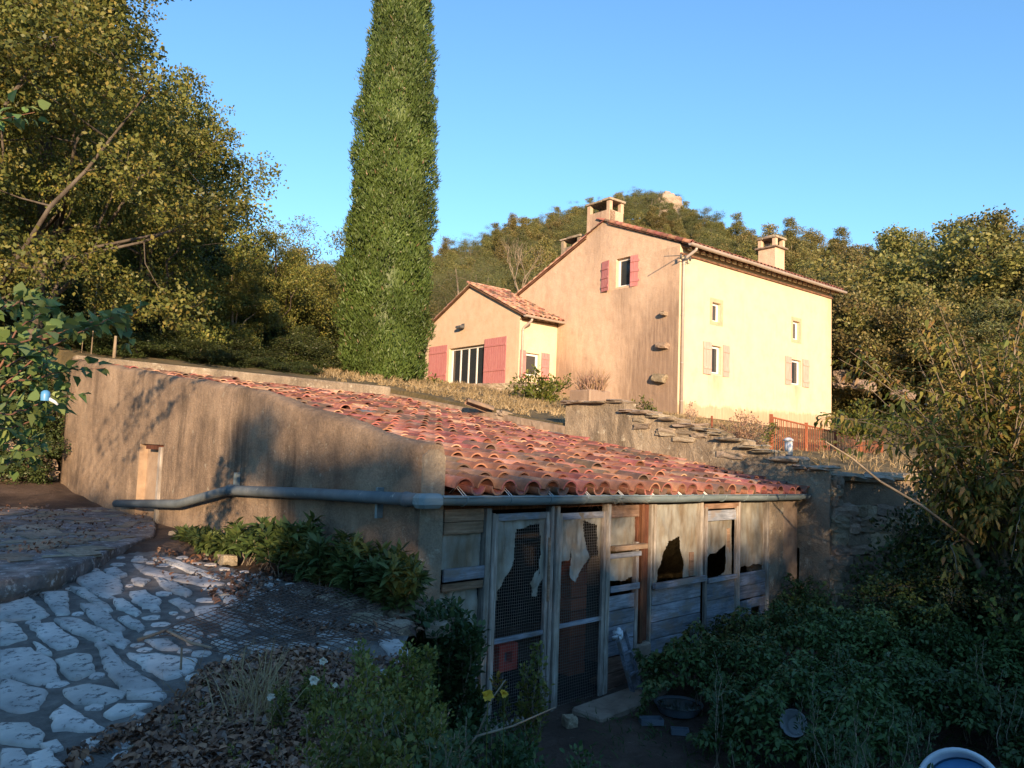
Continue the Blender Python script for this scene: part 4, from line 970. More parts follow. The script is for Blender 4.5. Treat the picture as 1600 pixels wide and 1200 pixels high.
# ------------------------------------------------------------------ trees
def bez(p0, p1, p2, n):
    return [p0 * (1 - u) ** 2 + p1 * 2 * u * (1 - u) + p2 * u * u for u in np.linspace(0, 1, n)]
def make_tree(seed, H, R, base=.22, nclump=60, nleaf=700, lsize=.11, shape='diamond', cr=.75, lmat=None, bmat=None, trunk_r=.2, top=1.0, flat=.7, lean=(0, 0), show=1.0, shellbias=.5):
    """trunk with limbs reaching leaf clumps; returns (trunk mesh, crown mesh), base at the origin"""
    rng = np.random.default_rng(seed); wood = MB(); C = []; tries = 0
    cz = H * (base + (1 - base) * .5); hz = H * (1 - base) * .5
    while len(C) < nclump and tries < nclump * 60:
        tries += 1; u = rng.normal(size=3); u /= np.linalg.norm(u); rr = (shellbias + (1 - shellbias) * rng.random()) if rng.random() < .8 else rng.random()
        wob = 1 + .22 * math.sin(u[0] * 4 + seed) + .15 * math.sin(u[2] * 6 + u[1] * 5 + seed * 2)
        zf = u[2] * rr; taper = 1 - .28 * max(0, zf) if top == 1.0 else top ** max(0, zf * 2)
        p = np.array([u[0] * R * rr * wob * taper + lean[0] * (zf + 1), u[1] * R * rr * wob * taper + lean[1] * (zf + 1), cz + zf * hz * wob * .96])
        if p[2] > H: p[2] = H - rng.random() * .5
        if all(np.linalg.norm(p - q) > cr * .72 for q in C) or tries > nclump * 40: C.append(p)
    tz = np.linspace(0, H * .82, 9); ang = rng.random() * 6; tp = [np.array([math.sin(z * .6 + ang) * .12 * z / H * 3 + lean[0] * z / H * 1.6, math.cos(z * .5 + ang) * .12 * z / H * 3 + lean[1] * z / H * 1.6, z]) for z in tz]
    tr = [trunk_r * (1.25 if i == 0 else 1) * (1 - .88 * z / (H * .85)) for i, z in enumerate(tz)]; wood.tube(tp, tr, 8, False)
    limbs = []
    nl = max(5, nclump // 5); order = rng.permutation(len(C))
    for k in order[:nl]:
        c = C[k]; z0 = H * base * .6 + (c[2] - H * base * .6) * (.25 + .4 * rng.random()); z0 = min(max(z0, H * .08), H * .75)
        i = np.searchsorted(tz, z0); i = min(max(i, 1), 8); f = (z0 - tz[i - 1]) / (tz[i] - tz[i - 1]); s0 = tp[i - 1] * (1 - f) + tp[i] * f
        mid = (s0 + c) / 2 + np.array([0, 0, -.12 * np.linalg.norm(c - s0)]) + rng.normal(size=3) * .15 * R * .3
        pts = bez(s0, mid, c, 7); pts = [p + rng.normal(size=3) * .055 * np.linalg.norm(c - s0) * (0 < i_ < 6) for i_, p in enumerate(pts)]; r0 = tr[i] * .42 + .01; wood.tube(pts, [r0 * (1 - .82 * u) + .006 for u in np.linspace(0, 1, 7)], 6, False); limbs += [(p, r0 * (1 - .82 * u)) for p, u in zip(pts[2:], np.linspace(.3, 1, 5))]
    for k in order[nl:]:
        c = C[k]; d = [np.linalg.norm(c - p) + (2 if p[2] > c[2] else 0) * .4 for p, _ in limbs]; j = int(np.argmin(d)); p, r = limbs[j]
        mid = (p + c) / 2 + rng.normal(size=3) * .12 * np.linalg.norm(c - p); pts = bez(p, mid, c, 4)
        wood.tube(pts, [max(.008, r * .6), max(.006, r * .4), .007, .004], 4, False)
    CC = np.array(C); n = nclump * nleaf; ci = rng.integers(0, len(C), n); g = rng.normal(size=(n, 3)); g /= np.linalg.norm(g, axis=1, keepdims=True)
    sz = rng.uniform(.65, 1.25, len(C)); rad = (rng.random(n) ** .45)[:, None]
    P0 = CC[ci] + g * rad * cr * sz[ci][:, None] * np.array([1, 1, flat])
    # leaves sit in small twig bunches so the outline stays feathery
    tw = max(1, n // 7); ti = rng.integers(0, n, tw); src = P0[ti]; P0 = src[rng.integers(0, tw, n)] + rng.normal(size=(n, 3)) * lsize * .75
    if show:
        for q in src[rng.permutation(tw)[:int(min(tw, 500) * show)]]:
            c = CC[int(np.argmin(np.linalg.norm(CC - q, axis=1)))]; wood.tube([c + (q - c) * .1, (c + q) / 2 + rng.normal(size=3) * .05, q], [.008, .006, .003], 3, False)
    out = P0 - np.array([0, 0, cz]); out /= np.linalg.norm(out, axis=1, keepdims=True)
    D = unit(n, rng) * .9 + out * .5 + np.array([0, 0, .1]); N = unit(n, rng) * .8 + np.array([0, 0, .6])
    Vx, k = leaf_verts(P0, D, N, lsize * rng.uniform(.6, 1.25, n), shape)
    return wood.mesh('trunk', bmat or M['bark']), np_mesh('crown', Vx, k, lmat)
def plant_tree(name, meshes, x, y, z=None, rz=0, sc=1.0, label=None, cat='tree', group=None, tilt=(0, 0)):
    z = gh(x, y) - .1 if z is None else z
    r = empty(name, (x, y, z), 0, label, cat, group); r.rotation_euler = (tilt[0], tilt[1], rz); r.scale = (sc, sc, sc) if not hasattr(sc, '__len__') else sc
    link('trunk', meshes[0], r); link('crown', meshes[1], r); return r
oakA = make_tree(11, 13.5, 4.6, .07, 105, 700, .105, 'diamond', .95, M['oak_leaf'], M['bark_dark'], .20, shellbias=.45)
oakB = make_tree(12, 9.0, 3.5, .05, 72, 640, .105, 'diamond', .85, M['oak_leaf'], M['bark_dark'], .17, shellbias=.45)
oakC = make_tree(13, 7.0, 3.0, .03, 55, 700, .11, 'diamond', .8, M['oak_leaf'], M['bark'], .16)
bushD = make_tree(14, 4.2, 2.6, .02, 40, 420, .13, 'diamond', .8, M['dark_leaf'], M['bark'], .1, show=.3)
spots = [  # px of the trunk, distance, top row px, mesh
    ('oak_tree', oakA, 40, 15.5, -190, 'tallest sunlit oak tree rising out of the frame left of the shed'),
    ('oak_tree', oakA, -110, 13.0, -260, 'large oak tree at the left edge of the photo beside the poplar shoots'),
    ('oak_tree', oakB, 215, 19.0, 85, 'oak tree with bare crooked limbs between the tallest oak and the cypress'),
    ('oak_tree', oakB, 408, 24.0, 335, 'rounded oak tree just left of the cypress'),
    ('oak_tree', oakC, 478, 27.0, 404, 'low yellowish oak tree close behind the left edge of the cypress'),
    ('oak_tree', oakC, 350, 20.5, 400, 'low oak tree in front of the wood behind the shed wall'),
    ('oak_tree', oakB, 110, 23.0, 40, 'dark oak tree standing behind the tallest oak'),
    ('oak_tree', oakA, 20, 24.0, -60, 'dark tall oak tree deep in the wood at left'),
]
rt = random.Random(61)
def tree_px(name, mesh, px, Y, top, label, H, wide=1.0, **kw):
    p = at(px, 690, Y); z0 = gh(p.x, Y) - .15; zt_ = at(px, top, Y).z; s = (zt_ - z0) / H
    return plant_tree(name, mesh, p.x, Y, z0, rt.uniform(0, 6.28), (s * wide, s * wide, s), label, **kw)
HT = {id(oakA): 13.5, id(oakB): 9.0, id(oakC): 7.0}
for nm, ms, px, Y, top, lab in spots: tree_px(nm, ms, px, Y, top, lab, HT[id(ms)], .86 if px in (215, 40) else 1.0)
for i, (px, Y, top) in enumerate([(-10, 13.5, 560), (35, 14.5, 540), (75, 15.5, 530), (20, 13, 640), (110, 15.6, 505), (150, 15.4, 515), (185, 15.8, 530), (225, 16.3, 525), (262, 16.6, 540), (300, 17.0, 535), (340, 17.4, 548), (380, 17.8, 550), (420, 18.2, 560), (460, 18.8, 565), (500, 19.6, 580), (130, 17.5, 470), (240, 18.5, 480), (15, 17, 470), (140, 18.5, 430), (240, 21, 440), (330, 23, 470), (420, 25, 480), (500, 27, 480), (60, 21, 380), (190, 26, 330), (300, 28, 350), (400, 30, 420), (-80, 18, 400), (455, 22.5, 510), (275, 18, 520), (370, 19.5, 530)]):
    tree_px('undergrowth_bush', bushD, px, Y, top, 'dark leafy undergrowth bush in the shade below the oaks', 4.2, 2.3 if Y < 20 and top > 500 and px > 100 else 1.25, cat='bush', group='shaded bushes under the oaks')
# far-left wood beyond, and the trees behind the viewer that shade the yard
for i, (px, Y, top) in enumerate([(-60, 34, 150), (110, 36, 180), (215, 33, 280), (330, 36, 350), (450, 40, 410), (560, 42, 420), (30, 30, 60)]):
    tree_px('oak_tree', oakB, px, Y, top, 'oak tree farther back in the dark wood behind the front oaks', 9.0, 1.2, cat='tree', group='oaks farther back in the wood')
oakS = make_tree(15, 7.0, 3.0, .03, 36, 380, .14, 'diamond', .46, M['oak_leaf'], M['bark'], .12, show=.5)
for x, y, top in [(-6, -16, 8.6), (-3.2, -15, 8.0), (-.6, -16.5, 8.2), (2.0, -15.5, 7.9), (4.6, -17, 7.7)]:
    plant_tree('oak_tree', oakS, x, y, .7, rt.uniform(0, 6.28), (1.0, 1.0, (top - .7) / 7.0), 'thin oak tree of the row standing behind the viewer', group='thin oaks behind the viewer')
SHADE = [(-13, -15, 1.0, 8.0), (-7.5, -17, 1.0, 6.9), (-2.5, -15.5, 1.0, 5.5), (1.5, -18, 1.0, 6.0), (5.5, -15.3, 1.0, 6.7), (7.2, -16, 1.0, 7.2), (9.4, -15.5, 1.0, 6.3), (11, -17, 1.0, 6.4), (13, -15.5, 1.0, 6.2), (17, -17, 1.0, 7.6), (22, -18, 1, 8.5)]
for x, y, z, top in SHADE:
    plant_tree('oak_tree', oakC, x, y, z - .3, rt.uniform(0, 6.28), (1.15, 1.15, (top - z + .3) / 7.0), 'oak tree of the row standing behind the viewer', group='oaks behind the viewer')
for i, x in enumerate(np.arange(-16, 22, 2.6)):
    plant_tree('undergrowth_bush', bushD, x, -12.5 + rt.uniform(-1, 1), .7, rt.uniform(0, 6.28), (1.0, 1.0, 1.0), 'bush of the thicket standing behind the viewer', 'bush', 'bushes behind the viewer')

# ------------------------------------------------------------------ cypress
def cypress():
    rng = np.random.default_rng(77); H = 19.5; n = 95000
    zz = rng.random(n) ** 1.0 * H; prof = lambda z: np.interp(z, [0, .5, 2, 5, 8.5, 12.6, 16, 18.5, 19.5], [.95, 1.20, 1.28, 1.24, 1.12, .74, .46, .18, .03])
    w = prof(zz); keep = rng.random(n) < w / 1.3; zz = zz[keep]; n = len(zz); w = w[keep]; a = rng.random(n) * 2 * pi
    lump = 1 + .07 * np.sin(a * 5 + zz * 1.3) + .06 * np.sin(a * 9 - zz * 2.9) + .05 * np.sin(a * 3 + zz * 5.1)
    nn2 = np.sin(a * 3 + zz * 1.1) + np.sin(a * 7 - zz * 2.3 + 1) + np.sin(a * 2 + zz * 3.7 + 2); kp = (nn2 > -1.1) | (rng.random(n) < .35); zz, w, a, lump, nn2 = zz[kp], w[kp], a[kp], lump[kp], nn2[kp]; n = len(zz)
    rr = w * lump * (1 + .02 * nn2) * (1 - .26 * rng.random(n) ** 1.6 + .10 * (rng.random(n) > .97))
    P0 = np.stack([np.cos(a) * rr, np.sin(a) * rr, zz], 1); O = np.stack([np.cos(a), np.sin(a), np.zeros(n)], 1)
    Vs = []
    for k in range(3):
        D = O * .42 + np.array([0, 0, 1.0]) + rng.normal(size=(n, 3)) * .42; N = O + rng.normal(size=(n, 3)) * .6
        Vx, kk = leaf_verts(P0 + rng.normal(size=(n, 3)) * .03, D, N, rng.uniform(.06, .17, n), 'spray', .1, -.05); Vs.append(Vx)
    crown = np_mesh('crown', np.concatenate(Vs), 4, M['cypress_leaf'])
    core = MB(); core.tube([(0, 0, z) for z in np.linspace(.3, 18.5, 20)], [float(prof(z)) * .80 for z in np.linspace(.3, 18.5, 20)], 14, True)  # solid core added inside the crown to block light
    dry = rng.random(3 * n) < .012; VV = np.concatenate(Vs).reshape(-1, 4, 3)
    crown = np_mesh('crown', VV[~dry], 4, M['cypress_leaf']); drym = np_mesh('dry_sprays', VV[dry], 4, M['straw_dull'])
    trunk = MB(); trunk.tube([(0, 0, -.5), (0, 0, 1.2)], .22, 8, False)
    c = at(594, 626, 23.0); z0 = gh(c.x, 23) - .1
    r = empty('cypress_tree', (c.x, 23, z0), 0, 'very tall narrow green cypress tree behind the shed roof', 'cypress'); r.rotation_euler = (0, radians(.4), 0)
    link('crown', crown, r); link('dry_sprays', drym, r, 'stuff'); o = core.build('opaque_core', M['cypress_leaf'], r); trunk.build('trunk', M['bark'], r)
    # cones
    cn = MB(); b = []
    for i in range(90):
        a_, z = rng.random() * 6.28, rng.random() * 13 + .5; R_ = float(prof(z)) * 1.02
        p = Vector((cos(a_) * R_, sin(a_) * R_, z)); cn.tube([p, p + Vector((0, 0, .035))], [.016, .012], 5)
    o = cn.build('cones', M['twig_dry'], r, 'stuff')
cypress()

# ------------------------------------------------------------------ wooded slope behind the house
woodA = make_tree(31, 7.5, 3.0, .05, 40, 480, .165, 'diamond', .85, M['wood_leaf'], M['bark'], .16, show=.25)
woodB = make_tree(32, 6.5, 2.8, .04, 36, 480, .155, 'diamond', .8, M['wood_leaf'], M['bark'], .14, show=.25)
woodC = make_tree(33, 8.5, 2.6, .10, 38, 460, .155, 'diamond', .7, M['wood_leaf'], M['bark'], .15, top=.6, show=.25)
pineA = make_tree(34, 9.0, 2.8, .30, 26, 520, .18, 'blade', 1.0, M['pine_leaf'], M['bark'], .18, flat=.35, show=.2)
pineB = make_tree(36, 8.0, 3.2, .25, 30, 480, .19, 'spray', .95, M['pine_leaf'], M['bark'], .18, flat=.4, show=.2)
SIL = [(668, 430), (735, 445), (815, 455), (915, 320), (972, 318), (1320, 455), (1302, 655), (1050, 660), (668, 640)]
def in_poly(px, py, poly):
    c = False; j = len(poly) - 1
    for i in range(len(poly)):
        xi, yi = poly[i]; xj, yj = poly[j]
        if (yi > py) != (yj > py) and px < (xj - xi) * (py - yi) / (yj - yi) + xi: c = not c
        j = i
    return c
cand = []; placed = []
rr_ = random.Random(71)
for tr_ in range(60000):
    a = rr_.uniform(radians(-38), radians(46)); D = float(ridge(a)[0]); r = sqrt(rr_.uniform(43 ** 2, (D + 8) ** 2)) if D > 44 else 46
    x, y = r * sin(a), r * cos(a)
    if not placed or True:
        key = (int(x // 4), int(y // 4)); ok = True
        placed.append((x, y)); cand.append((x, y, r, D, key))
grid = {}; sel = []
for x, y, r, D, key in cand:
    md = 3.3 if r < 110 else 4.0
    if any((x - q[0]) ** 2 + (y - q[1]) ** 2 < md * md for dx in (-1, 0, 1) for dy in (-1, 0, 1) for q in grid.get((key[0] + dx, key[1] + dy), ())): continue
    grid.setdefault(key, []).append((x, y)); sel.append((x, y, r, D))
HX = [w2[0] for w2 in ()]
indiv_t, mass = [], []
for x, y, r, D in sel:
    z = gh(x, y); pt = project((x, y, z + 7)); pb = project((x, y, z + 2))
    if pt is None: continue
    infr = -60 < pt[0] < 1660 and pt[1] > -50
    hid = in_poly(pt[0], pt[1], SIL) or (pt[0] < 520 and pt[1] > 330) or (530 < pt[0] < 660 and pt[1] > 200)
    if infr and hid and r < 90 and pt[0] < 1250 and in_poly(pb[0], min(pb[1], 640), SIL) and in_poly(pt[0] - 25, pt[1], SIL) and in_poly(pt[0] + 25, pt[1], SIL): continue
    (indiv_t if infr and not hid else mass).append((x, y, z, r))
indiv_t.sort(key=lambda q: q[3]); mass += indiv_t[270:]; indiv_t = indiv_t[:270]
kinds = [woodA, woodA, woodB, woodB, woodC, pineA]
def pick(x, y, r):
    d = noise.noise(Vector((x * .03, y * .03, 7)));
    if r > 150 or (x < 8 and y > 60): return rr_.choice([pineA, pineB, pineB, woodA, woodC])
    return rr_.choice([woodA, woodB, woodC, woodA, woodB, pineB] if d < .1 else [woodA, woodB, woodC])
for x, y, z, r in indiv_t:
    ms = pick(x, y, r); pine = ms in (pineA, pineB); s = rr_.uniform(.8, 1.15)
    plant_tree('pine_tree' if pine else 'wood_tree', ms, x, y, z - .2, rr_.uniform(0, 6.28), (s * rr_.uniform(.9, 1.15), s, s), 'green pine tree in the wood on the slope behind the house' if pine else 'green broadleaf tree in the wood on the slope behind the house', 'tree', 'pines on the wooded slope' if pine else 'broadleaf trees on the wooded slope')
# the rest of the wood: one object, crowns instanced on points
wc = bpy.data.collections.new('wood_sources')
srcs = []
for i, ms in enumerate((woodA, woodB, woodC, pineA, pineB)):
    o = bpy.data.objects.new('wood_source', ms[1]); wc.objects.link(o); srcs.append(o)
pm_ = bpy.data.meshes.new('hill_wood'); pm_.from_pydata([(q[0], q[1], q[2] - .2) for q in mass], [], []); hw = link('hill_wood', pm_, None, 'stuff'); tag(hw, 'dense mass of trees covering the hill up to its rocky top', 'wood')
ng = bpy.data.node_groups.new('wood', 'GeometryNodeTree'); ng.interface.new_socket('Geometry', in_out='INPUT', socket_type='NodeSocketGeometry'); ng.interface.new_socket('Geometry', in_out='OUTPUT', socket_type='NodeSocketGeometry')
gi, go = ng.nodes.new('NodeGroupInput'), ng.nodes.new('NodeGroupOutput'); ip = ng.nodes.new('GeometryNodeInstanceOnPoints'); cf = ng.nodes.new('GeometryNodeCollectionInfo')
cf.inputs['Collection'].default_value = wc; cf.inputs['Separate Children'].default_value = True; cf.inputs['Reset Children'].default_value = True
rv = ng.nodes.new('FunctionNodeRandomValue'); rv.data_type = 'FLOAT_VECTOR'; rv.inputs[0].default_value = (0, 0, 0); rv.inputs[1].default_value = (0, 0, 6.28)
rs2 = ng.nodes.new('FunctionNodeRandomValue'); rs2.data_type = 'FLOAT'; rs2.inputs[2].default_value = .8; rs2.inputs[3].default_value = 1.2; rs2.inputs['Seed'].default_value = 3
ip.inputs['Pick Instance'].default_value = True
L = ng.links.new; L(gi.outputs[0], ip.inputs['Points']); L(cf.outputs[0], ip.inputs['Instance']); L(rv.outputs[0], ip.inputs['Rotation']); L(rs2.outputs[1], ip.inputs['Scale']); L(ip.outputs[0], go.inputs[0])
md = hw.modifiers.new('wood', 'NODES'); md.node_group = ng
# summit rocks
rk = random.Random(81)
def rock(px, py, Y, w, h, label, seed):
    c = at(px, py, Y); b = stone_mesh(seed, M['rock'], blocky=.55, sub=6); b.name = 'rock'
    for v in b.vertices: v.co += Vector(noise.noise_vector(v.co * 6)) * .08
    o = link('rock', b, None, None, loc=c, rot=(rk.uniform(-.2, .2), rk.uniform(-.2, .2), rk.uniform(0, 6)), scale=(w, w, h)); tag(o, label, 'rock', None, None)
rock(1045, 334, 196, 6.5, 9.0, 'pale rock crag standing out of the trees near the hill top', 5)
rock(1034, 341, 194, 5, 5.5, 'lower left shoulder of the pale rock crag on the hill', 6)
rock(1047, 315, 198, 2.6, 3.0, 'small pointed pale rock above the crag on the hill', 7)
tree_px('pine_tree', pineB, 1092, 165, 329, 'dark spreading pine tree standing above the skyline right of the crag', 8.0, 1.3)
tree_px('pine_tree', pineB, 1008, 200, 297, 'dense pine tree on the very top of the hill left of the crag', 8.0, 1.7)
tree_px('pine_tree', pineA, 705, 44, 372, 'tall pine tree showing between the cypress and the side wing roof', 9.0, 1.0)
tree_px('pine_tree', pineB, 545, 46, 362, 'pine tree top peeking out left of the cypress', 8.0, 1.0)
for i, (px, Y, top, ms, H_) in enumerate([(1340, 47, 385, woodA, 7.5), (1395, 50, 366, woodC, 8.5), (1445, 46, 372, woodB, 6.5), (1500, 48, 352, woodC, 8.5), (1560, 45, 338, woodC, 8.5), (1610, 43, 350, woodA, 7.5), (1660, 42, 345, woodA, 7.5), (1475, 43, 420, woodB, 6.5), (1375, 43, 430, woodB, 6.5), (1540, 41, 430, woodA, 7.5)]):
    tree_px('wood_tree', ms, px, Y, top, ['olive green broadleaf tree nearest the right end of the house', 'upright tree second from the house on the right skyline', 'rounded tree third from the house on the right skyline', 'tall ragged tree left of the highest one at right', 'highest ragged tree on the right skyline', 'broad tree at the right edge of the photo on the skyline', 'broad tree just beyond the right edge on the skyline', 'lower rounded tree in front of the ragged trees at right', 'low tree just right of the house below the skyline', 'low broad tree below the highest one at right'][i], H_, 1.15)
# bare tree
def bare_tree():
    rng = random.Random(91); mb = MB()
    def grow(p, d, L, r, k):
        q = p + d * L; mid = (p + q) / 2 + Vector((rng.uniform(-1, 1), rng.uniform(-1, 1), rng.uniform(-1, 1))) * L * .07; mb.tube([p, mid, q], [r, r * .8, r * .62], 5 if k < 3 else 3, False)
        if k < 6:
            for i in range(2 if k else 4):
                dd = (d + Vector((rng.uniform(-1, 1), rng.uniform(-1, 1), rng.uniform(-.2, .7))) * (.62 if k else .8)).normalized(); grow(q, dd, L * rng.uniform(.68, .85), r * .62, k + 1)
    grow(Vector((0, 0, 0)), Vector((0, 0, 1)), 1.3, .09, 0)
    c = at(812, 470, 44); o = mb.build('bare_tree', M['twig_dry']); o.location = (c.x, c.y, c.z - 1.0); tag(o, 'leafless pale bush tree behind the side wing roof', 'bare tree')
bare_tree()
# stone bank among the trees right of the house
for i, (px, py, Y, w, h) in enumerate([(1350, 603, 38, .9, .45), (1318, 592, 40, .8, .9), (1410, 618, 34, .8, .4)]):
    rock(px, py, Y, w, h, ['broad pale boulder on the bank right of the house', 'tall grey boulder close behind the house corner', 'small pale boulder under the trees right of the house'][i], 60 + i)
# ------------------------------------------------------------------ paving, slab and foreground
PAVZ = lambda x, y: .90 + .045 * y
def on_pave(px, py, dz=0):
    r = ray(px, py); t = (.90 + dz - CZ) / (r.z - .045 * r.y); return Vector((r.x * t, r.y * t, CZ + r.z * t))
def on_z(px, py, z):
    r = ray(px, py); t = (z - CZ) / r.z; return Vector((r.x * t, r.y * t, z))
pv = MB(); nx, ny = 60, 60
edge = [on_pave(*p) for p in ((-260, 1500), (-60, 880), (240, 862), (330, 880), (430, 905), (560, 930), (640, 950), (630, 1010), (540, 1200), (490, 1500))]
P2 = [(p.x, p.y) for p in edge]; xs = [p[0] for p in P2]; ys = [p[1] for p in P2]; gx = np.linspace(min(xs), max(xs), 90); gy = np.linspace(min(ys), max(ys), 110); idx = {}; vv = []; ff = []
def pz(x, y): return PAVZ(x, y) + .012 * noise.noise(Vector((x * 2.5, y * 2.5, 0))) + .007 * noise.noise(Vector((x * 11, y * 11, 2)))
def vid(i, j):
    if (i, j) not in idx: idx[(i, j)] = len(vv); vv.append((gx[i], gy[j], pz(gx[i], gy[j])))
    return idx[(i, j)]
for i in range(89):
    for j in range(109):
        if in_poly((gx[i] + gx[i + 1]) / 2, (gy[j] + gy[j + 1]) / 2, P2): ff.append((vid(i, j), vid(i + 1, j), vid(i + 1, j + 1), vid(i, j + 1)))
pv.add(vv, ff, True); pave = pv.build('pavement', M['joint'], None, 'structure'); tag(pave, 'sloping crazy paving of pale limestone in dark mortar')
STN = [  # outlines traced as seen, laid on the slope
 [(0,945),(45,932),(75,960),(60,966),(0,968)], [(0,1014),(45,1013),(80,1030),(93,1062),(60,1066),(0,1052)], [(62,925),(105,925),(108,958),(90,960)], [(108,916),(130,918),(178,952),(165,957)], [(120,902),(155,893),(188,905),(190,925),(160,932),(132,918)],
 [(125,945),(150,945),(193,980),(190,992),(150,975)], [(85,968),(115,965),(200,1000),(192,1012),(150,1000),(105,982)], [(48,978),(80,975),(122,1000),(118,1006),(88,1013),(70,1000)], [(0,972),(28,975),(42,998),(10,1006),(0,1006)],
 [(165,890),(180,886),(200,898),(185,903),(168,900)], [(205,905),(215,902),(235,906),(222,914),(208,912)], [(203,925),(225,922),(252,938),(248,950),(225,950),(208,938)], [(175,938),(192,936),(220,955),(212,962),(185,950)], [(184,965),(200,962),(228,980),(218,985),(200,977)],
 [(88,1030),(118,1020),(140,1022),(148,1048),(118,1060),(98,1052)], [(150,1003),(160,1003),(185,1030),(225,1058),(260,1082),(250,1090),(200,1085),(165,1045)], [(200,1022),(240,1022),(305,1030),(300,1045),(262,1060),(230,1045)], [(100,1078),(140,1068),(198,1082),(165,1098),(120,1098),(105,1092)], [(80,1112),(100,1102),(150,1130),(162,1140),(85,1138)], [(163,1115),(185,1102),(235,1100),(200,1115),(175,1122)],
 [(0,1062),(40,1070),(75,1082),(60,1108),(30,1112),(0,1105)], [(0,1130),(45,1130),(70,1145),(65,1165),(20,1162),(0,1158)], [(0,1172),(35,1172),(60,1195),(0,1215)], [(45,1180),(75,1172),(120,1215),(60,1230)], [(240,900),(262,905),(300,925),(290,930),(255,918)], [(212,880),(260,895),(330,905),(350,912),(325,915),(260,905),(222,893)], [(240,872),(262,872),(345,900),(340,905),(300,895)], [(265,938),(280,935),(305,948),(290,955)], [(345,932),(362,930),(400,950),(385,955),(355,945)],
 [(300,950),(340,945),(385,965),(360,975),(315,968)], [(345,975),(375,968),(390,985),(372,992),(350,988)], [(228,1000),(262,998),(280,1012),(250,1016)], [(270,978),(300,975),(318,990),(292,998)], [(400,965),(440,968),(470,985),(430,985)], [(490,990),(520,985),(550,1000),(520,1008)], [(540,1040),(580,1030),(610,1052),(575,1062)], [(590,1000),(625,1000),(640,1020),(610,1025)], [(275,1160),(290,1155),(305,1165),(292,1178),(276,1175)], [(420,1195),(470,1180),(520,1172),(500,1210),(440,1215)], [(530,1130),(560,1120),(575,1150),(545,1165)],
 [(395,1180),(418,1172),(430,1190),(405,1198)], [(52,1003),(72,1012),(80,1022),(62,1022)], [(190,1040),(205,1050),(198,1056),(186,1048)], [(64,1165),(88,1158),(100,1168),(80,1176)], [(300,1075),(335,1070),(350,1085),(318,1092)], [(345,1112),(380,1105),(392,1122),(360,1130)], [(-120,960),(-40,950),(-20,1000),(-100,1010)], [(-150,1060),(-30,1050),(-20,1110),(-140,1120)], [(390,1010),(430,1005),(445,1022),(405,1030)], [(330,1002),(352,998),(372,1012),(345,1018)]]
rs = random.Random(101)
for k, poly in enumerate(STN):
    pts = [on_pave(*p, dz=.012) for p in poly]; c = sum(pts, Vector()) / len(pts); out = []
    n = len(pts)
    for i in range(n):
        a, b_ = pts[i], pts[(i + 1) % n]; L = (b_ - a).length; m = max(1, int(L / .045))
        for j in range(m):
            p = a.lerp(b_, j / m); q = noise.noise_vector(p * 13) * .020; out.append(Vector((p.x + q.x, p.y + q.y, p.z)))
    if sum(out[i].x * out[(i + 1) % len(out)].y - out[(i + 1) % len(out)].x * out[i].y for i in range(len(out))) < 0: out.reverse()
    tl = (rs.uniform(-.02, .02), rs.uniform(-.02, .02)); rings = []
    for f, dz in ((1.05, -.03), (1.05, .001), (.98, .010), (.82, .0135), (.55, .015), (.25, .0155)):
        rings.append([Vector((c.x + (p.x - c.x) * f, c.y + (p.y - c.y) * f, PAVZ(c.x + (p.x - c.x) * f, c.y + (p.y - c.y) * f) + .008 + dz + .005 * noise.noise(Vector((p.x * 9 * f, p.y * 9 * f, k))) + tl[0] * (p.x - c.x) * f + tl[1] * (p.y - c.y) * f)) for p in out])
    b = MB(); N_ = len(out); V_ = [p - c for r in rings for p in r] + [Vector((0, 0, PAVZ(c.x, c.y) + .024 - c.z))]
    F_ = [(r * N_ + i, r * N_ + (i + 1) % N_, (r + 1) * N_ + (i + 1) % N_, (r + 1) * N_ + i) for r in range(5) for i in range(N_)] + [(5 * N_ + i, 5 * N_ + (i + 1) % N_, 6 * N_) for i in range(N_)]
    b.add(V_, F_, True); o = b.build('paving_stone', M['lime'], pave); o.location = c
# smaller stones packed into the wide joints
OUTL = [[on_pave(*p) for p in poly] for poly in STN]; OP = [[(p.x, p.y) for p in o] for o in OUTL]
BP = []
for o in OUTL:
    for i in range(len(o)):
        for u in (0, .2, .4, .6, .8): q = o[i].lerp(o[(i + 1) % len(o)], u); BP.append((q.x, q.y))
BP = np.array(BP); small = []; rs = random.Random(401); tries = 0
while len(small) < 175 and tries < 9000:
    tries += 1; px, py = rs.uniform(-60, 650), 870 + 330 * rs.random() ** 1.4; p = on_pave(px, py)
    if not in_poly(p.x, p.y, P2) or py > 1215: continue
    r = rs.uniform(.042, .12)
    if any(in_poly(p.x, p.y, o) for o in OP): continue
    if np.min(np.hypot(BP[:, 0] - p.x, BP[:, 1] - p.y)) < r * .9 + .016 or any((p.x - q[0]) ** 2 + (p.y - q[1]) ** 2 < (r + q[2] + .012) ** 2 for q in small): continue
    small.append((p.x, p.y, r))
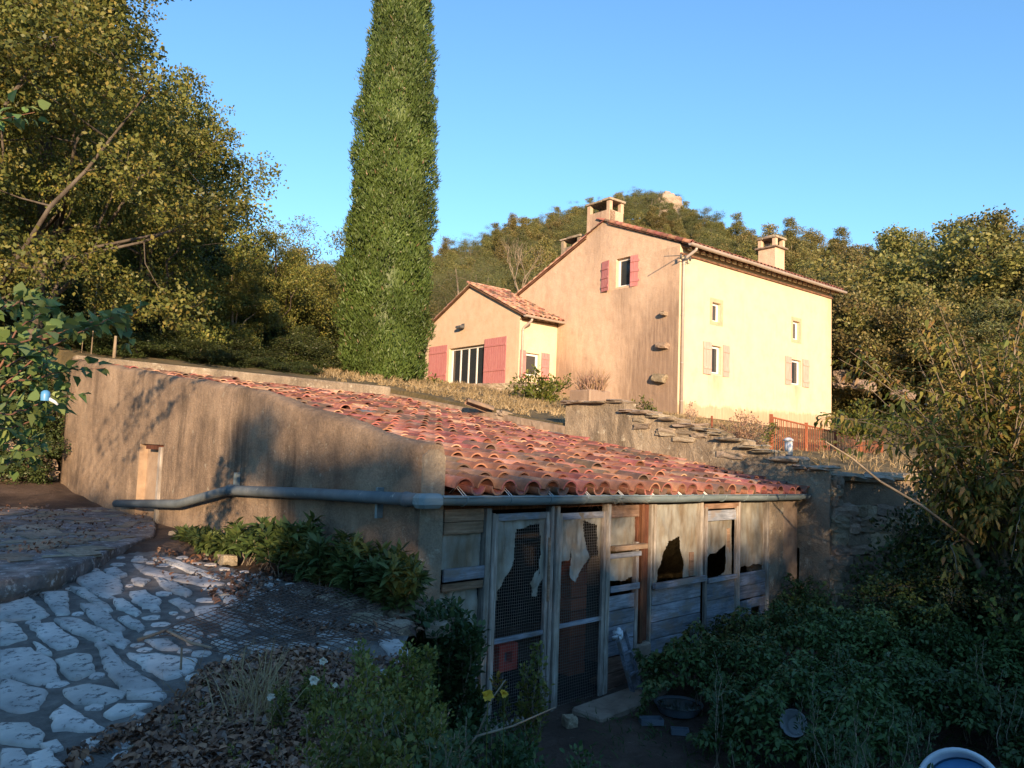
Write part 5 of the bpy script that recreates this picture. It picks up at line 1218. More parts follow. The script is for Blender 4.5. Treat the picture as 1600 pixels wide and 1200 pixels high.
for k, (x, y, r) in enumerate(small):
    n = rs.randint(8, 11); a0 = rs.uniform(0, 6); sx, sy, an = rs.uniform(.8, 1.15), rs.uniform(.6, .95), -.8 + rs.uniform(-.4, .4)
    out = []
    for i in range(n):
        a = a0 + 2 * pi * i / n; rr = r * rs.uniform(.82, 1.12); u, v = cos(a) * rr * sx, sin(a) * rr * sy; out.append((u * cos(an) - v * sin(an), u * sin(an) + v * cos(an)))
    V_ = []; zc = PAVZ(x, y)
    for f, dz in ((1.0, -.03), (1.0, .002), (.93, .008), (.5, .011)): V_ += [Vector((u * f, v * f, PAVZ(x + u * f, y + v * f) - zc + dz + .003 * noise.noise(Vector((u * 30, v * 30, k))))) for u, v in out]
    F_ = [(q * n + i, q * n + (i + 1) % n, (q + 1) * n + (i + 1) % n, (q + 1) * n + i) for q in range(3) for i in range(n)] + [tuple(3 * n + i for i in range(n))]
    b = MB(); b.add(V_, F_, False); o = b.build('paving_stone', M['lime'], pave); o.location = (x, y, zc)
# upper slab of the terrace
SP = [on_z(*p, 1.335) for p in ((-420, 1010), (-60, 912), (60, 897), (85, 893), (150, 868), (195, 850), (240, 836), (244, 822), (238, 806), (190, 790), (120, 782), (0, 776), (-400, 790))]
b = MB(); out = []
for i in range(len(SP)):
    a, c = SP[i], SP[(i + 1) % len(SP)]; m = max(1, int((c - a).length / .07))
    for j in range(m): p = a.lerp(c, j / m); q = noise.noise_vector(p * 6) * .03; out.append((p.x + q.x, p.y + q.y))
if sum(out[i][0] * out[(i + 1) % len(out)][1] - out[(i + 1) % len(out)][0] * out[i][1] for i in range(len(out))) < 0: out.reverse()
N_ = len(out); cxx = sum(p[0] for p in out) / N_; cyy = sum(p[1] for p in out) / N_
V_ = []; 
for f, z in ((.985, 1.02), (.99, 1.15), (1, 1.22), (1.0, 1.322), (.992, 1.335)): V_ += [(cxx + (p[0] - cxx) * f + .012 * noise.noise(Vector((p[0] * 9, p[1] * 9, z * 30))), cyy + (p[1] - cyy) * f + .012 * noise.noise(Vector((p[0] * 9, p[1] * 9, z * 20 + 5))), z) for p in out]
F_ = [(r * N_ + i, r * N_ + (i + 1) % N_, (r + 1) * N_ + (i + 1) % N_, (r + 1) * N_ + i) for r in range(4) for i in range(N_)] + [tuple(4 * N_ + i for i in range(N_))]
b.add(V_, F_); slab = b.build('terrace_slab', M['slab'], None, 'structure'); tag(slab, 'thick weathered stone slab above the sloping paving')
rs = random.Random(111)
for i in range(70):       # split flakes lying proud of the slab
    a = rs.random(); px, py = rs.uniform(-40, 230), rs.uniform(788, 875)
    if not in_poly(px, py, [(-60, 900), (60, 888), (150, 860), (236, 830), (232, 808), (180, 792), (0, 780), (-60, 782)]): continue
    p = on_z(px, py, 1.335); link('flake', rs.choice(CAPS), slab, loc=(p.x, p.y, 1.333), rot=(0, 0, rs.uniform(0, 6)), scale=(rs.uniform(.12, .5), rs.uniform(.08, .3), rs.uniform(.012, .03)))
p = on_z(12, 930, 1.10); o = link('boulder', STONES[4], None, loc=(p.x, p.y, 1.17), rot=(.1, .1, .5), scale=(.32, .25, .22)); tag(o, 'squared tan stone under the edge of the slab at the left edge of the photo', 'stone')
for i, (px, py, w) in enumerate([(290, 838, .30), (275, 800, .28), (355, 878, .2), (660, 955, .3), (640, 968, .25), (618, 985, .22), (590, 958, .2), (555, 948, .2), (480, 935, .16), (520, 943, .2), (575, 972, .22), (690, 985, .2)]):
    p = on_pave(px, py); o = link('edge_stone', rs.choice(CAPS), pave, loc=(p.x, p.y, PAVZ(p.x, p.y) + .02), rot=(rs.uniform(-.1, .1), rs.uniform(-.1, .1), rs.uniform(0, 6)), scale=(w, w * .7, .09))
# loose pieces of reinforcing mesh on the paving
def steel_mesh(corners, nu, nv, seed, label, lift):
    rs = random.Random(seed); b = MB(); A, B, C_, D = [on_pave(*c) for c in corners]
    def P(u, v):
        p = A.lerp(B, u).lerp(D.lerp(C_, u), v); return Vector((p.x, p.y, PAVZ(p.x, p.y) + lift + .05 * noise.noise(Vector((u * 3, v * 3, seed)))))
    for i in range(nu + 1):
        u = i / nu + rs.uniform(-.006, .006); b.tube([P(u, v) for v in np.linspace(rs.uniform(-.03, .01), 1 + rs.uniform(-.02, .04), 9)], .0032, 4, False)
    for j in range(nv + 1):
        v = j / nv + rs.uniform(-.006, .006); b.tube([P(u, v) + Vector((0, 0, .006)) for u in np.linspace(rs.uniform(-.03, .01), 1 + rs.uniform(-.02, .04), 11)], .0032, 4, False)
    o = b.build('steel_mesh', M['steel_rust']); tag(o, label, 'wire mesh')
steel_mesh(((250, 1005), (420, 925), (640, 990), (470, 1070)), 24, 20, 3, 'rusty welded steel mesh sheet lying on the paving below the shrub', .05)
steel_mesh(((330, 975), (470, 930), (600, 965), (450, 1020)), 18, 18, 8, 'second smaller rusty mesh sheet lying on top of the first one', .10)
def stick(pts, r, label, name='stick', mat='twig_dry'):
    b = MB(); b.tube(pts, r if hasattr(r, '__len__') else [r] * len(pts), 6); o = b.build(name, M[mat]); tag(o, label, 'stick'); return o
stick([on_pave(215, 1000, .03), on_pave(260, 985, .05), on_pave(300, 1005, .12), on_pave(330, 1012, .16)], [.012, .011, .009, .006], 'thin dead branch lying at the left end of the steel mesh')
stick([on_pave(284, 1012, .16), on_pave(283, 1035, .06), on_pave(282, 1052, .0)], .006, 'short upright twig stuck by the left end of the steel mesh')
stick([on_pave(200, 1170, .04), on_pave(290, 1120, .05), on_pave(378, 1085, .08)], .006, 'long pale straw stalk lying across the dead leaves')
# dead leaves
def scatter_leaves(name, n, poly, zf, size, mat, seed, label, cat, up=.35, heap=None):
    rng = np.random.default_rng(seed); pts = []; xs = [p[0] for p in poly]; ys = [p[1] for p in poly]
    r_ = random.Random(seed)
    while len(pts) < n:
        px, py = r_.uniform(min(xs), max(xs)), r_.uniform(min(ys), max(ys))
        if not in_poly(px, py, poly): continue
        p = on_pave(px, py); e = noise.noise(Vector((p.x * 2.2, p.y * 2.2, seed)))
        if e + r_.uniform(-.25, .25) < -.12: continue
        pts.append((p.x, p.y, zf(p.x, p.y) + r_.random() ** 2 * up * .15 + max(0, e) * .06))
    P0 = np.array(pts); D = unit(n, rng) * np.array([1, 1, .45]); N = unit(n, rng) * .5 + np.array([0, 0, .9])
    Vx, k = leaf_verts(P0, D, N, size * rng.uniform(.5, 1.3, n), 'oval', .5, .5)
    tag(link(name, np_mesh(name, Vx, k, mat), None, 'stuff'), label, cat)
scatter_leaves('dead_leaves', 30000, [(110, 1190), (200, 1150), (275, 1105), (325, 1055), (400, 1035), (520, 1040), (640, 1040), (660, 1215), (400, 1250), (90, 1250)], PAVZ, .040, M['dead_leaf'], 5, 'brown dead leaves heaped over the lower paving', 'dead leaves', .5)
scatter_leaves('leaf_litter', 1100, [(240, 860), (640, 930), (690, 985), (520, 1010), (380, 960), (240, 900)], PAVZ, .05, M['dead_leaf'], 6, 'thin brown leaf litter between the shrub and the steel mesh', 'leaf litter', .3)
scatter_leaves('slab_litter', 350, [(0, 780), (230, 800), (240, 840), (60, 890), (0, 890)], lambda x, y: 1.345, .04, M['dead_leaf'], 7, 'a few dead leaves scattered on the slab', 'leaf litter', .05)
def blades(name, roots, n, h, mat, label, cat, seed, spread=.5, width=.006, kind='stuff', curve=.5):
    """grass: curved three-piece blades rising from root points"""
    rng = np.random.default_rng(seed); R_ = np.array([tuple(p) for p in roots]); k = rng.integers(0, len(R_), n); P0 = R_[k] + rng.normal(size=(n, 3)) * np.array([.04, .04, 0]) * spread * 2
    D = np.array([0, 0, 1.0]) + rng.normal(size=(n, 3)) * np.array([1, 1, .1]) * spread; D /= np.linalg.norm(D, axis=1, keepdims=True); Hh = h * rng.uniform(.4, 1.2, n)
    side = np.cross(D, unit(n, rng)); side /= np.linalg.norm(side, axis=1, keepdims=True); out = []
    pts = [P0 + D * (Hh * u)[:, None] + np.stack([D[:, 0], D[:, 1], -np.abs(D[:, 0]) - np.abs(D[:, 1])], 1) * (Hh * u * u * curve)[:, None] for u in (0, .35, .7, 1)]
    ws = [width, width * .9, width * .6, width * .1]
    for i in range(3):
        a, b_ = pts[i], pts[i + 1]; out.append(np.stack([a - side * ws[i], a + side * ws[i], b_ + side * ws[i + 1], b_ - side * ws[i + 1]], 1).reshape(-1, 3))
    o = link(name, np_mesh(name, np.concatenate(out), 4, mat), None, kind); return tag(o, label, cat)
rg = random.Random(121)
blades('dry_grass', [on_pave(rg.gauss(400, 26), rg.gauss(1128, 26)) for i in range(40)], 230, .33, M['straw'], 'tuft of dry golden grass among the dead leaves', 'dry grass', 12, .35, .0035)
blades('dry_grass', [on_pave(rg.uniform(300, 560), rg.uniform(1040, 1190)) for i in range(120)], 420, .26, M['straw_dull'], 'thin dry stalks scattered over the dead leaves', 'dry stalks', 13, .8, .003)
# terrace grass behind the shed roof
rootsT = []
while len(rootsT) < 2600:
    s, t = rg.uniform(-2, 20), rg.uniform(6, 18); p = shw(s, t)
    if t < 10.4 and s < 6.8: continue
    pq = project((p.x, p.y, 3.9))
    if pq is None or pq[0] < 490: continue
    h = p
    lx = (p.x - HO_O[0]) * cos(HO_R) + (p.y - HO_O[1]) * sin(HO_R); ly = -(p.x - HO_O[0]) * sin(HO_R) + (p.y - HO_O[1]) * cos(HO_R)
    if lx > -2.3 and ly > -.1: continue
    rootsT.append((p.x, p.y, gh(p.x, p.y)))
blades('tall_grass', rootsT, 20000, .16, M['straw'], 'tall dry yellow grass on the terrace around the cypress and house', 'dry grass', 14, .35, .009)
rootsW = []
while len(rootsW) < 900:
    s, t = rg.uniform(6.9, 19), rg.uniform(-3, 9); p = shw(s, t)
    if t + .455 * (s - 6.45) < .6: continue
    rootsW.append((p.x, p.y, gh(p.x, p.y)))
blades('tall_grass', rootsW, 4500, .24, M['straw'], 'dry grass growing on the terrace above the stone wall', 'dry grass', 15, .4, .007)
blades('planter_grass', [(PLANTER[0] + rg.uniform(-.25, .3), PLANTER[1] + rg.uniform(-.3, .3), PLANTER[2]) for i in range(60)], 420, .62, M['pink_seed'], 'tall reddish dry grass growing out of the square planter', 'dry grass', 16, .30, .008, 'stuff', .35)

# ------------------------------------------------------------------ shrubs
def shrub(name, root, stems, leaf, nper, size, lmat, label, cat, seed, shape='oval', smat=None, fill=.10, sr=.008, dirv=(0, 0, .5), stem_name='stem', group=None, droop=.2, tipw=0):
    """stems: list of world-space polylines; leaves spread along the outer part of each"""
    rng = np.random.default_rng(seed); r = empty(name, tuple(root), 0, label, cat, group); wb = MB(); PP = []; DD = []
    for st in stems:
        st = [Vector(p) - Vector(root) for p in st]; n = len(st)
        fine = []
        for i in range(n - 1):
            for u in np.linspace(0, 1, 5)[:-1]: fine.append(st[i].lerp(st[i + 1], u) + Vector(rng.normal(size=3)) * .004)
        fine.append(st[-1]); m = len(fine); wb.tube(fine, [sr * (1 - .75 * i / (m - 1)) for i in range(m)], 5, False)
        fa = np.array([tuple(p) for p in fine]); u = .22 + .78 * rng.random(nper) ** (.8 if not tipw else .5); ix = u * (m - 1); i0 = np.minimum(ix.astype(int), m - 2); f = (ix - i0)[:, None]
        P0 = fa[i0] * (1 - f) + fa[i0 + 1] * f; ax = fa[i0 + 1] - fa[i0]; ax /= np.linalg.norm(ax, axis=1, keepdims=True) + 1e-9
        off = unit(nper, rng) ; off -= ax * np.sum(off * ax, 1, keepdims=True) * .6
        PP.append(P0 + off * (fill * rng.random(nper) ** .7)[:, None]); DD.append(off * .9 + ax * .5 + np.array(dirv) + rng.normal(size=(nper, 3)) * .25)
    PP = np.concatenate(PP); DD = np.concatenate(DD); n = len(PP)
    Vx, k = leaf_verts(PP, DD, unit(n, rng) * .5 + np.array([0, 0, .8]), size * rng.uniform(.5, 1.2, n), shape, .25, droop)
    wb.build(stem_name, smat or M['bark'], r); link('foliage', np_mesh('foliage', Vx, k, lmat), r); return r
def stem(p, q, sag=.1, n=4, wob=.03, rs=rg):
    p, q = Vector(p), Vector(q); L = (q - p).length
    return [p.lerp(q, i / n) + Vector((rs.uniform(-1, 1), rs.uniform(-1, 1), 0)) * wob * L * (0 if i == 0 else 1) + Vector((0, 0, sag * L * sin(pi * i / n))) for i in range(n + 1)]
# butterfly-bush like shrubs against the side wall (three clumps)
def wallshrub(pxs, label, seed, height):
    stems = []; rs = random.Random(seed)
    for (px, pyb, pyt) in pxs:
        base = shw(*((lambda w: (-.24 - rs.uniform(.15, .5), w))(0)), 0)
        # foot of the wall at this pixel column
        r = ray(px, pyb); n = Vector((cos(SH_R), sin(SH_R), 0)); o = shw(-.24 - .35, 0); t = (n.dot(o)) / (n.dot(r)); X = r.x * t; Y = r.y * t
        foot = Vector((X, Y, PAVZ(X, Y))); zt_ = CZ + r.z * 0 + ray(px, pyt).z * (Y / ray(px, pyt).y)
        for k in range(5):
            a = rs.uniform(0, 6.28); rad = rs.uniform(.05, .26); hh = (zt_ - foot.z) * rs.uniform(.7, 1.12); stems.append(stem(foot + Vector((rs.uniform(-.06, .06), rs.uniform(-.06, .06), 0)), foot + Vector((cos(a) * rad, sin(a) * rad, hh)), .03, 4, .05, rs))
    root = stems[0][0]
    shrub('wall_shrub', root, stems, None, 90, .105, M['butterfly_leaf'], label, 'shrub', seed, 'long', M['bark'], .055, .006, (0, 0, .25), droop=.35)
wallshrub([(352, 905, 838), (385, 908, 828), (412, 910, 808), (440, 915, 815), (462, 918, 842)], 'tallest green long-leaved shrub at the left against the shed side wall', 201, 1)
wallshrub([(488, 922, 862), (512, 925, 838), (535, 930, 852), (560, 935, 868)], 'middle green long-leaved shrub against the shed side wall', 202, 1)
wallshrub([(585, 940, 885), (605, 940, 872), (625, 945, 892)], 'smallest long-leaved shrub near the shed corner pillar', 203, 1)
wallshrub([(300, 885, 838), (322, 890, 842), (275, 868, 838)], 'sparse dark shrub under the bend of the downpipe', 204, 1)
# shrub in front of the left bay of the shed
def bush_at(name, foot, tops, label, mat, seed, size, nper, cat='shrub', fill=.07, shape='oval', per=3, jit=.10, smat=None, sr=.007, droop=.2, tipw=0, dirv=(0, 0, .5)):
    rs = random.Random(seed); stems = []
    for tp in tops:
        for k in range(per): stems.append(stem(Vector(foot) + Vector((rs.uniform(-.06, .06), rs.uniform(-.06, .06), 0)), Vector(tp) + Vector((rs.uniform(-1, 1), rs.uniform(-1, 1), rs.uniform(-1, .3))) * jit, .05, 4, .05, rs))
    return shrub(name, foot, stems, None, nper, size, mat, label, cat, seed, shape, smat, fill, sr, dirv, droop=droop, tipw=tipw)
g0 = lambda px, py, Y, z=None: (lambda p: (p.x, p.y, gh(p.x, p.y) if z is None else z))(at(px, py, Y))
def tops_in(poly, n, Y0, Y1, seed):
    r_ = random.Random(seed); o = []
    while len(o) < n:
        px, py = r_.uniform(min(p[0] for p in poly), max(p[0] for p in poly)), r_.uniform(min(p[1] for p in poly), max(p[1] for p in poly))
        if in_poly(px, py, poly): o.append(at(px, py, r_.uniform(Y0, Y1)))
    return o
bush_at('green_bush', g0(700, 1150, 5.6), tops_in([(655, 945), (700, 920), (745, 935), (745, 985), (730, 1050), (760, 1100), (690, 1120), (650, 1000)], 24, 5.3, 5.8, 4), 'dark green bush standing in front of the left bay of the shed', M['shrub_green'], 211, .05, 170, per=3, jit=.09)
def weed_patch(name, poly, n, hr, zf, label, mat, seed, size, nper, fill=.05, per=3, shape='oval', sr=.005, spread=.07, smat=None, dirv=(0, 0, .6)):
    """a clump whose shoots rise straight from the ground below each tip"""
    rs = random.Random(seed); stems = []
    while len(stems) < n * per:
        px, py = rs.uniform(min(p[0] for p in poly), max(p[0] for p in poly)), rs.uniform(min(p[1] for p in poly), max(p[1] for p in poly))
        if not in_poly(px, py, poly): continue
        h = rs.uniform(*hr); tp = zf(px, py, h); base = Vector((tp.x, tp.y, tp.z - h))
        for k in range(per): stems.append(stem(base + Vector((rs.uniform(-.04, .04), rs.uniform(-.04, .04), -.03)), tp + Vector((rs.uniform(-1, 1) * spread, rs.uniform(-1, 1) * spread, rs.uniform(-.35, .05) * h)), .02, 4, .05, rs))
    r = shrub(name, stems[0][0], stems, None, nper, size, mat, label, 'shrub', seed, shape, smat, fill, sr, dirv)
    for ch in r.children: ch['kind'] = 'stuff'
    return r
PVh = lambda px, py, h: on_pave(px, py, dz=h)
YDh = lambda px, py, h: on_z(px, py, h)
weed_patch('olive_bush', [(540, 1040), (590, 975), (612, 1020), (655, 1000), (690, 1060), (700, 1200), (560, 1205), (530, 1110)], 30, (.18, .48), PVh, 'olive green small-leaved bush at the edge of the paving', M['shrub_leaf'], 212, .026, 120)
weed_patch('olive_bush', [(480, 1055), (515, 1030), (540, 1080), (545, 1200), (490, 1205)], 11, (.12, .30), PVh, 'small olive bush with cream flowers in front of the dead leaves', M['shrub_leaf'], 213, .022, 100, fill=.04, spread=.05)
weed_patch('green_bush', [(690, 1090), (760, 1075), (850, 1085), (890, 1130), (935, 1180), (930, 1230), (690, 1230)], 26, (.35, .95), YDh, 'low green bush with yellow flowers in front of the netting doors', M['shrub_green'], 214, .036, 150, fill=.08, spread=.10)
weed_patch('twiggy_bush', [(620, 1100), (740, 1110), (760, 1215), (600, 1215)], 12, (.25, .5), PVh, 'twiggy dark bush at the bottom edge of the photo beside the olive bush', M['shrub_green'], 216, .024, 45, per=4, spread=.09)
weed_patch('seed_herb', [(250, 1080), (480, 1030), (560, 1100), (480, 1200), (330, 1200)], 16, (.05, .16), PVh, 'tiny yellow-green weeds sprouting through the dead leaves', M['shrub_leaf'], 218, .018, 22, fill=.03, per=2, spread=.03, sr=.003)
weed_patch('dry_herb', [(560, 1080), (700, 1090), (700, 1210), (430, 1210), (430, 1130)], 20, (.15, .38), PVh, 'reddish dry stalks standing among the olive bushes', M['pink_seed'], 219, .012, 26, fill=.03, per=2, spread=.08, sr=.003, smat=M['twig_dry'])
bush_at('olive_bush', g0(830, 1150, 5.8), [at(px, py, 5.8) for px, py in ((845, 990), (830, 1030), (850, 1060), (815, 1075), (780, 1050))], 'thin upright olive bush growing against the left netting door', M['shrub_leaf'], 215, .040, 90, per=2, jit=.08, fill=.05)
bush_at('twiggy_bush', g0(640, 1270, 3.8), tops_in([(590, 1090), (700, 1110), (740, 1200), (540, 1210)], 16, 3.7, 4.0, 3), 'twiggy dark bush at the bottom edge of the photo beside the olive bush', M['shrub_green'], 216, .03, 110, per=3, jit=.08, fill=.06)
stick([at(705, 1200, 3.9), at(745, 1150, 3.95), at(800, 1135, 4.0), at(868, 1105, 4.1)], [.007, .006, .005, .003], 'long bare pale twig leaning across the green bush')
stick([at(745, 1150, 3.95), at(770, 1090, 4.0), at(790, 1062, 4.0)], [.005, .004, .003], 'short bare pale twig forking up from the long twig')
def flower(c, r, mat, label, name='flower', n=12):
    rng = np.random.default_rng(int(abs(c[0]) * 999)); P0 = np.array([[0, 0, 0]] * n, float); a = np.linspace(0, 6.28, n, False); D = np.stack([np.cos(a), -.6 + 0 * a, np.sin(a)], 1) + rng.normal(size=(n, 3)) * .25
    V_, k = leaf_verts(P0, D, np.tile(np.array([0, -1., .2]), (n, 1)), np.full(n, r), 'poplar', .3, -.2); g_ = gh(c[0], c[1]); o = empty(name, (c[0], c[1], g_), 0, label, 'flower'); h_ = c[2] - g_; b = MB(); b.tube([(.02, .01, -.02), (.01, .02, h_ * .5), (0, .004, h_)], .0022, 4, False); b.build('stalk', M['shrub_leaf'], o); q_ = link('petals', np_mesh('petals', V_, k, mat), o); q_.location = (0, 0, h_)
for i, (px, py, r, lab) in enumerate([(492, 1062, .026, 'upper cream flower of the pair on the small olive bush'), (506, 1032, .022, 'topmost cream flower over the small olive bush'), (424, 1088, .020, 'cream flower on the dry grass, leftmost of the flowers'), (524, 1070, .014, 'tiny cream flower right of the pair'), (510, 1155, .018, 'cream flower low on the small olive bush near the bottom edge')]):
    flower(at(px, py, 3.35), r, M['petal'], lab)
flower(at(762, 1085, 3.9), .036, M['petal_yellow'], 'larger yellow flower in front of the netting doors'); flower(at(788, 1083, 3.9), .026, M['petal_yellow'], 'smaller yellow flower right of the larger yellow one')
bush_at('yellow_herb', g0(436, 1200, 3.5), [at(436, 1062, 3.5), at(440, 1080, 3.5), at(430, 1100, 3.5)], 'thin yellowing herb beside the cream flower', M['shrub_leaf'], 217, .022, 70, per=2, jit=.03, fill=.03)
# poplar shoots at left
pr = Vector((-4.2, 4.3, 1.0)); sts = []; PB = [((-150, 760), (0, 578), (70, 545), (150, 508), (226, 478), 3.3), ((-160, 800), (-10, 560), (40, 505), (72, 485), (82, 478), 3.3), ((-120, 700), (0, 600), (60, 590), (100, 580), (165, 575), 3.5), ((-140, 760), (0, 650), (40, 640), (80, 625), (118, 612), 3.4), ((-120, 800), (0, 672), (30, 665), (70, 648), (90, 640), 3.6),
    ((-150, 760), (-20, 540), (40, 535), (90, 515), (112, 503), 3.1), ((-100, 850), (-10, 740), (20, 720), (48, 700), (60, 690), 3.5), ((-130, 780), (0, 610), (50, 560), (120, 520), (160, 505), 3.6), ((-150, 600), (-40, 500), (10, 480), (40, 470), (60, 468), 3.4), ((-150, 800), (10, 560), (120, 505), (190, 500), (215, 552), 3.5), ((-100, 900), (-20, 690), (20, 615), (60, 575), (90, 560), 3.7), ((-100, 700), (-30, 650), (0, 640), (25, 690), (45, 730), 3.6), ((-150, 640), (-60, 560), (-10, 530), (20, 520), (35, 500), 3.3)]
for *pts, Y in PB: sts.append([at(px, py, Y + .15 * i) for i, (px, py) in enumerate(pts)])
shrub('poplar_sapling', sts[0][0], sts, None, 46, .062, M['poplar_leaf'], 'young poplar shoots with broad pale green leaves and red stems at left', 'poplar', 221, 'poplar', M['bark_red'], .05, .0065, (0, 0, -.1), 'branch', droop=.15)
# the same poplar outside the frame, throwing leaf shadows on the side wall
sh0 = shw(-.24, 5.9, 2.9); sdn = sdir / sdir.y
sts = []
for i in range(7):
    q = sh0 + sdn * (3.9 - sh0.y) + Vector((-.5 + .20 * i, rg.uniform(-.3, .3), rg.uniform(-.40, .40))); sts.append([q + Vector((-1.6, -.3, -1.1)), q + Vector((-.8, -.1, -.45)), q, q + Vector((.35, .05, .12))])
shrub('poplar_sapling', sts[0][0], sts, None, 60, .075, M['poplar_leaf'], 'poplar shoots just outside the left edge whose leaf shadows fall on the wall', 'poplar', 222, 'poplar', M['bark_red'], .09, .0065, (0, 0, -.1), 'branch')
# cherry tree at right
def cherry():
    rs = random.Random(231); root = Vector((5.6, 8.6, .2)); st = []
    heads = [(1462, 470, 8.0), (1500, 520, 8.2), (1540, 560, 8.4), (1590, 540, 8.0), (1640, 560, 8.5), (1310, 560, 8.2), (1350, 600, 8.0), (1400, 610, 8.4), (1440, 580, 8.6), (1290, 650, 8.0), (1340, 660, 8.2), (1400, 680, 8.0), (1450, 660, 8.3), (1500, 640, 8.0), (1550, 660, 8.0), (1600, 640, 8.2), (1480, 700, 8.0), (1540, 720, 7.8), (1590, 720, 8.0), (1430, 730, 8.2), (1500, 760, 8.0), (1560, 790, 7.8), (1600, 800, 7.8), (1450, 800, 8.2), (1520, 840, 8.0), (1580, 870, 7.8), (1640, 700, 8.0), (1640, 800, 8.0), (1480, 610, 8.2), (1520, 600, 8.4), (1570, 620, 8.3), (1275, 655, 8.3), (1610, 470, 8.6), (1340, 545, 9), (1500, 690, 8.6), (1570, 680, 8.7), (1600, 600, 8.6)]
    mid = [Vector((5.5, 8.6, 1.2)), Vector((5.3, 8.4, 2.0)), Vector((6.0, 8.6, 2.2)), Vector((5.0, 8.5, 1.6))]
    for px, py, Y in heads:
        q = at(px, py, Y)
        for k in range((1 if px < 1340 else 2) if px < 1405 and py < 720 else 4):
            m = rs.choice(mid) if py > 560 else mid[1]; q2 = q + Vector((rs.uniform(-.35, .35), rs.uniform(-.35, .35), rs.uniform(-.35, .2))) * (1 if k else 0)
            L = (q2 - m).length; c = (m + q2) / 2 + Vector((rs.uniform(-.1, .1), rs.uniform(-.1, .1), .10 * L)); st.append([m, m.lerp(c, .6) + Vector((0, 0, .03)), c, c.lerp(q2, .5) + Vector((0, 0, .05)), q2])
    r = shrub('cherry_tree', root, st, None, 62, .10, M['cherry_leaf'], 'cherry tree with yellowing drooping leaves in front of the stone wall', 'cherry tree', 232, 'long', M['bark'], .14, .012, (0, 0, -.45), 'branch', droop=.4)
    tb = MB()
    tb.tube([(0, 0, -.3), (-.05, 0, .6), (-.1, 0, 1.05)], [.10, .08, .06], 8)
    for m in mid: tb.tube([(-.05, 0, .6), tuple((m - root) * .6 + Vector((0, 0, .2))), tuple(m - root)], [.06, .04, .02], 6, False)
    tb.build('trunk', M['bark'], r)
    a = [at(1290, 690, 7.8), at(1330, 715, 7.9), at(1375, 752, 8.0), at(1440, 790, 8.1), at(1520, 850, 8.3)]; b = MB(); b.tube([p - root for p in a], [.006, .009, .012, .014, .016], 6); b.build('bare_branch', M['twig_dry'], r)
    # darker lower thicket on the right
cherry()
thk = make_tree(241, 2.6, 1.5, .02, 34, 260, .085, 'oval', .5, M['nettle_leaf'], M['bark'], .05, show=.8)
thk2 = make_tree(242, 2.4, 1.4, .02, 34, 230, .075, 'oval', .5, M['dark_leaf'], M['twig_dry'], .05, show=1)
for i, (px, Y, top, ms, lab) in enumerate([(1460, 10.0, 850, thk2, 'dark bush growing against the rubble stone wall'), (1510, 9.6, 740, thk, 'green thicket under the left side of the cherry tree'), (1530, 9.4, 760, thk2, 'twiggy dark thicket under the middle of the cherry tree'), (1610, 9.0, 760, thk, 'dark thicket at the right edge under the cherry tree'), (1480, 8.9, 850, thk2, 'low dark brambles in front of the thicket'), (1570, 8.6, 860, thk2, 'low dark brambles near the right edge of the photo'), (1275, 10.0, 950, thk, 'small green bush at the foot of the right shed pier'), (1680, 8.6, 730, thk, 'dark thicket just beyond the right edge'), (1410, 9.2, 900, thk, 'low green bush left of the brambles')]):
    p = at(px, 900, Y); z0 = .05; s = (at(px, top, Y).z - z0) / 2.5
    plant_tree('thicket_bush', ms, p.x, Y, z0, rt.uniform(0, 6), (max(.6, s * .9) if s < .6 else s * .85, max(.6, s * .9) if s < .6 else s * .85, s), lab, 'bush')
weed_patch('tall_weeds', [(1020, 1000), (1120, 985), (1330, 960), (1560, 960), (1600, 1150), (1150, 1180), (1100, 1080)], 26, (.55, .95), lambda px, py, h: on_z(px, py, h + .05), 'taller weeds with narrow leaves rising out of the nettle bed', M['shrub_green'], 252, .045, 55, shape='long', fill=.05, spread=.10, smat=M['twig_dry'])
# bed of nettles
def mound(x, y):
    h = 0
    for cx_, cy_, rx, ry, hh in BED: 
        d = ((x - cx_) / rx) ** 2 + ((y - cy_) / ry) ** 2
        h = np.maximum(h, hh * np.sqrt(np.clip(1 - d, 0, 1)))
    return h
def mg(px, py, z): p = on_z(px, py, z); return p.x, p.y
BED = []
for px, py, z, rx, ry, h in [(1060, 1040, .35, .7, .6, .62), (1130, 1030, .35, .9, .8, .70), (1220, 990, .4, 1.0, .9, .75), (1320, 1000, .4, 1.2, 1.0, .75), (1430, 1000, .4, 1.2, 1.0, .70), (1540, 1010, .4, 1.3, 1.0, .65), (1640, 1030, .4, 1.2, 1.2, .7),
                            (1180, 1110, .35, .62, .55, .62), (1290, 1085, .35, .8, .7, .70), (1350, 1130, .35, .7, .6, .60), (1120, 1140, .25, .40, .35, .45), (1450, 1090, .35, .9, .8, .6), (1560, 1120, .35, .9, .8, .55), (1050, 1090, .25, .35, .35, .5), (1280, 1170, .3, .6, .45, .45), (1400, 1185, .25, .6, .4, .40), (1620, 1180, .3, .7, .6, .4), (1250, 940, .4, .5, .8, .8)]:
    x, y = mg(px, py, h * .75); BED.append((x, y, rx * .85, ry * .8, h * .85))
